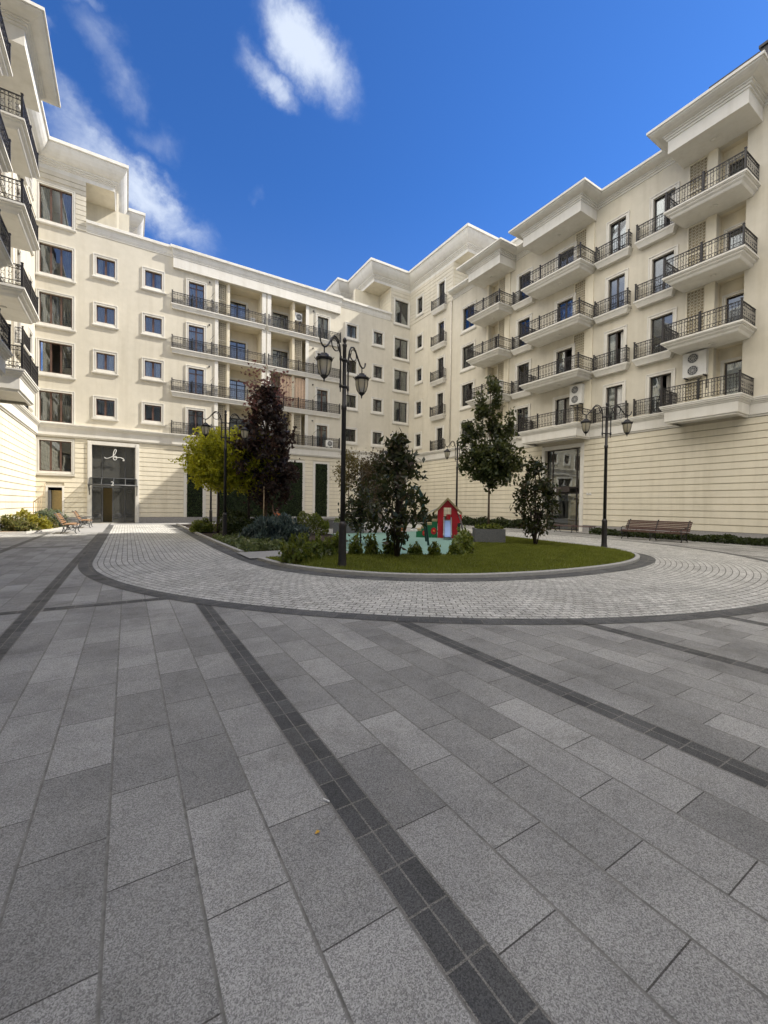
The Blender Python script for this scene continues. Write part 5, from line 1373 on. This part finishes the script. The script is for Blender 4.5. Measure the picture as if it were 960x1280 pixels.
# camera
f_, roll, pitch, yaw, H = 518., math.radians(.74), math.radians(-.87), math.radians(31.8), 1.6
Fv = Vector((math.sin(yaw) * math.cos(pitch), math.cos(yaw) * math.cos(pitch), math.sin(pitch)))
R0v = Vector((math.cos(yaw), -math.sin(yaw), 0)); U0v = R0v.cross(Fv)
Rv = R0v * math.cos(roll) + U0v * math.sin(roll); Uv = -R0v * math.sin(roll) + U0v * math.cos(roll)
cd = bpy.data.cameras.new('camera'); co = bpy.data.objects.new('camera', cd); COL.objects.link(co)
cd.sensor_fit = 'VERTICAL'; cd.sensor_height = 36; cd.lens = 36 * f_ / 1280; cd.clip_end = 3000; cd.clip_start = .05
co.matrix_world = Matrix(((Rv.x, Uv.x, -Fv.x, 0), (Rv.y, Uv.y, -Fv.y, 0), (Rv.z, Uv.z, -Fv.z, H), (0, 0, 0, 1)))
scene.camera = co
def pix_dir(x, y): return (Fv * f_ + Rv * (x - 480) + Uv * (640 - y)).normalized()
w = bpy.data.worlds.new('World'); scene.world = w; w.use_nodes = True; nt = w.node_tree
bg = nt.nodes['Background']; sky = N(nt, 'ShaderNodeTexSky', sky_type='NISHITA')
sky.sun_disc = False; sky.sun_elevation = math.asin(SUN.z); sky.sun_rotation = math.atan2(SUN.x, SUN.y)
sky.altitude = 300; sky.air_density = 1.0; sky.dust_density = .25; sky.ozone_density = 3.5
SKY = .05
bg.inputs['Strength'].default_value = SKY
# clouds: soft patches by direction, broken up with noise
tc = N(nt, 'ShaderNodeTexCoord').outputs['Generated']
wn = N(nt, 'ShaderNodeTexNoise'); setin(wn, Scale=4.5, Detail=7., Roughness=.62); nt.links.new(tc, wn.inputs['Vector'])
ws = N(nt, 'ShaderNodeVectorMath', operation='SUBTRACT'); nt.links.new(wn.outputs['Color'], ws.inputs[0]); ws.inputs[1].default_value = (.5, .5, .5)
wm = N(nt, 'ShaderNodeVectorMath', operation='MULTIPLY_ADD'); nt.links.new(ws.outputs[0], wm.inputs[0]); wm.inputs[1].default_value = (.22, .22, .22); nt.links.new(tc, wm.inputs[2])
tw = N(nt, 'ShaderNodeVectorMath', operation='NORMALIZE'); nt.links.new(wm.outputs[0], tw.inputs[0]); tcw = tw.outputs[0]
def vdot(vec, src=None):
    n_ = N(nt, 'ShaderNodeVectorMath', operation='DOT_PRODUCT'); n_.inputs[1].default_value = vec; nt.links.new(src or tcw, n_.inputs[0]); return n_.outputs['Value']
def mth(op, a, b_=None, c=None):
    n_ = N(nt, 'ShaderNodeMath', operation=op)
    for s, v_ in enumerate((a, b_, c)):
        if v_ is None: continue
        if isinstance(v_, (int, float)): n_.inputs[s].default_value = v_
        else: nt.links.new(v_, n_.inputs[s])
    return n_.outputs[0]
total = None
def blob(x0, y0, x1, y1, wd, amp):
    global total
    a, b_ = pix_dir(x0, y0), pix_dir(x1, y1); c = (a + b_).normalized(); ax = (b_ - a); half = ax.length * .5; ax = (ax - c * ax.dot(c)).normalized(); pe = c.cross(ax)
    mid = pix_dir((x0 + x1) / 2, (y0 + y1) / 2); wv = (pix_dir((x0 + x1) / 2 + wd, (y0 + y1) / 2) - mid).length
    u, v_ = mth('DIVIDE', vdot(ax), half), mth('DIVIDE', vdot(pe), wv)
    r2 = mth('ADD', mth('MULTIPLY', u, u), mth('MULTIPLY', v_, v_))
    g_ = mth('MULTIPLY', mth('EXPONENT', mth('MULTIPLY', r2, -1.)), amp)
    g_ = mth('MULTIPLY', g_, mth('GREATER_THAN', vdot(c), .3))
    total = g_ if total is None else mth('MAXIMUM', total, g_)
blob(345, -40, 440, 130, 40, 1.6); blob(300, 50, 372, 138, 25, 1.05); blob(300, -30, 400, 10, 30, .5)
blob(64, 150, 262, 312, 28, 1.2); blob(20, 120, 150, 190, 28, .7); blob(110, 20, 190, 130, 36, .62); blob(60, 45, 95, 75, 14, .62); blob(100, -20, 140, 30, 22, .55); blob(150, 150, 230, 190, 30, .5); blob(290, 250, 320, 265, 15, .35)
mpn = N(nt, 'ShaderNodeMapping'); mpn.inputs['Rotation'].default_value = (.3, .5, .8); mpn.inputs['Scale'].default_value = (1, 1, 1.); nt.links.new(tc, mpn.inputs['Vector'])
nz = noise(nt, 11, 10, .66, mpn.outputs[0], .6); nz2 = noise(nt, 3.5, 6, .6, mpn.outputs[0], .4)
brk = mth('ADD', mth('MULTIPLY', nz, 1.15), mth('MULTIPLY', nz2, .75))
den = mth('MULTIPLY', total, mth('ADD', brk, -.22))
mr = N(nt, 'ShaderNodeMapRange', interpolation_type='SMOOTHSTEP'); setin(mr, From_Min=.12, From_Max=1.15, To_Min=0., To_Max=.84); nt.links.new(den, mr.inputs[0])
tint = mixc(nt, 1., sky.outputs[0], (.285, .57, .955), 'MULTIPLY')
# unseen bright cloud added overhead and behind as fill for the shaded walls
hz = Vector((-.80, -.32, 1.2)).normalized()
back = N(nt, 'ShaderNodeMapRange', interpolation_type='SMOOTHSTEP'); setin(back, From_Min=.60, From_Max=.80, To_Min=0., To_Max=1.); nt.links.new(vdot(hz, tc), back.inputs[0])
cov = N(nt, 'ShaderNodeMapRange', interpolation_type='SMOOTHSTEP'); setin(cov, From_Min=.34, From_Max=.56, To_Min=.15, To_Max=1.); nt.links.new(noise(nt, 2.4, 8, .6, tcw, .5), cov.inputs[0])
cl0 = mixc(nt, mth('MULTIPLY', back.outputs[0], cov.outputs[0]), tint, (16.6, 15.6, 14.1))
sz = N(nt, 'ShaderNodeSeparateXYZ'); nt.links.new(tc, sz.inputs[0])
lowf = N(nt, 'ShaderNodeMapRange', interpolation_type='SMOOTHSTEP'); setin(lowf, From_Min=.62, From_Max=.10, To_Min=0., To_Max=.62); nt.links.new(sz.outputs[2], lowf.inputs[0])
beh = N(nt, 'ShaderNodeMapRange', interpolation_type='SMOOTHSTEP'); setin(beh, From_Min=.15, From_Max=-.25, To_Min=.12, To_Max=1.); nt.links.new(vdot(Vector((Fv.x, Fv.y, 0)).normalized(), tc), beh.inputs[0])
cl0 = mixc(nt, mth('MULTIPLY', lowf.outputs[0], beh.outputs[0]), cl0, (6.0, 6.1, 6.2))  # low pale haze added behind the viewpoint to grey the pane reflections
cl = mixc(nt, mr.outputs[0], cl0, (4.5, 4.95, 5.6))
nt.links.new(cl, bg.inputs['Color'])
scene.view_settings.view_transform = 'Standard'; scene.view_settings.look = 'None'; scene.view_settings.gamma = 1; scene.view_settings.exposure = 1.98
scene.view_settings.use_curve_mapping = False
scene.render.engine = 'CYCLES'
scene.cycles.max_bounces = 8; scene.cycles.diffuse_bounces = 4; scene.cycles.transparent_max_bounces = 12; scene.cycles.glossy_bounces = 3
scene.cycles.sample_clamp_indirect = 6
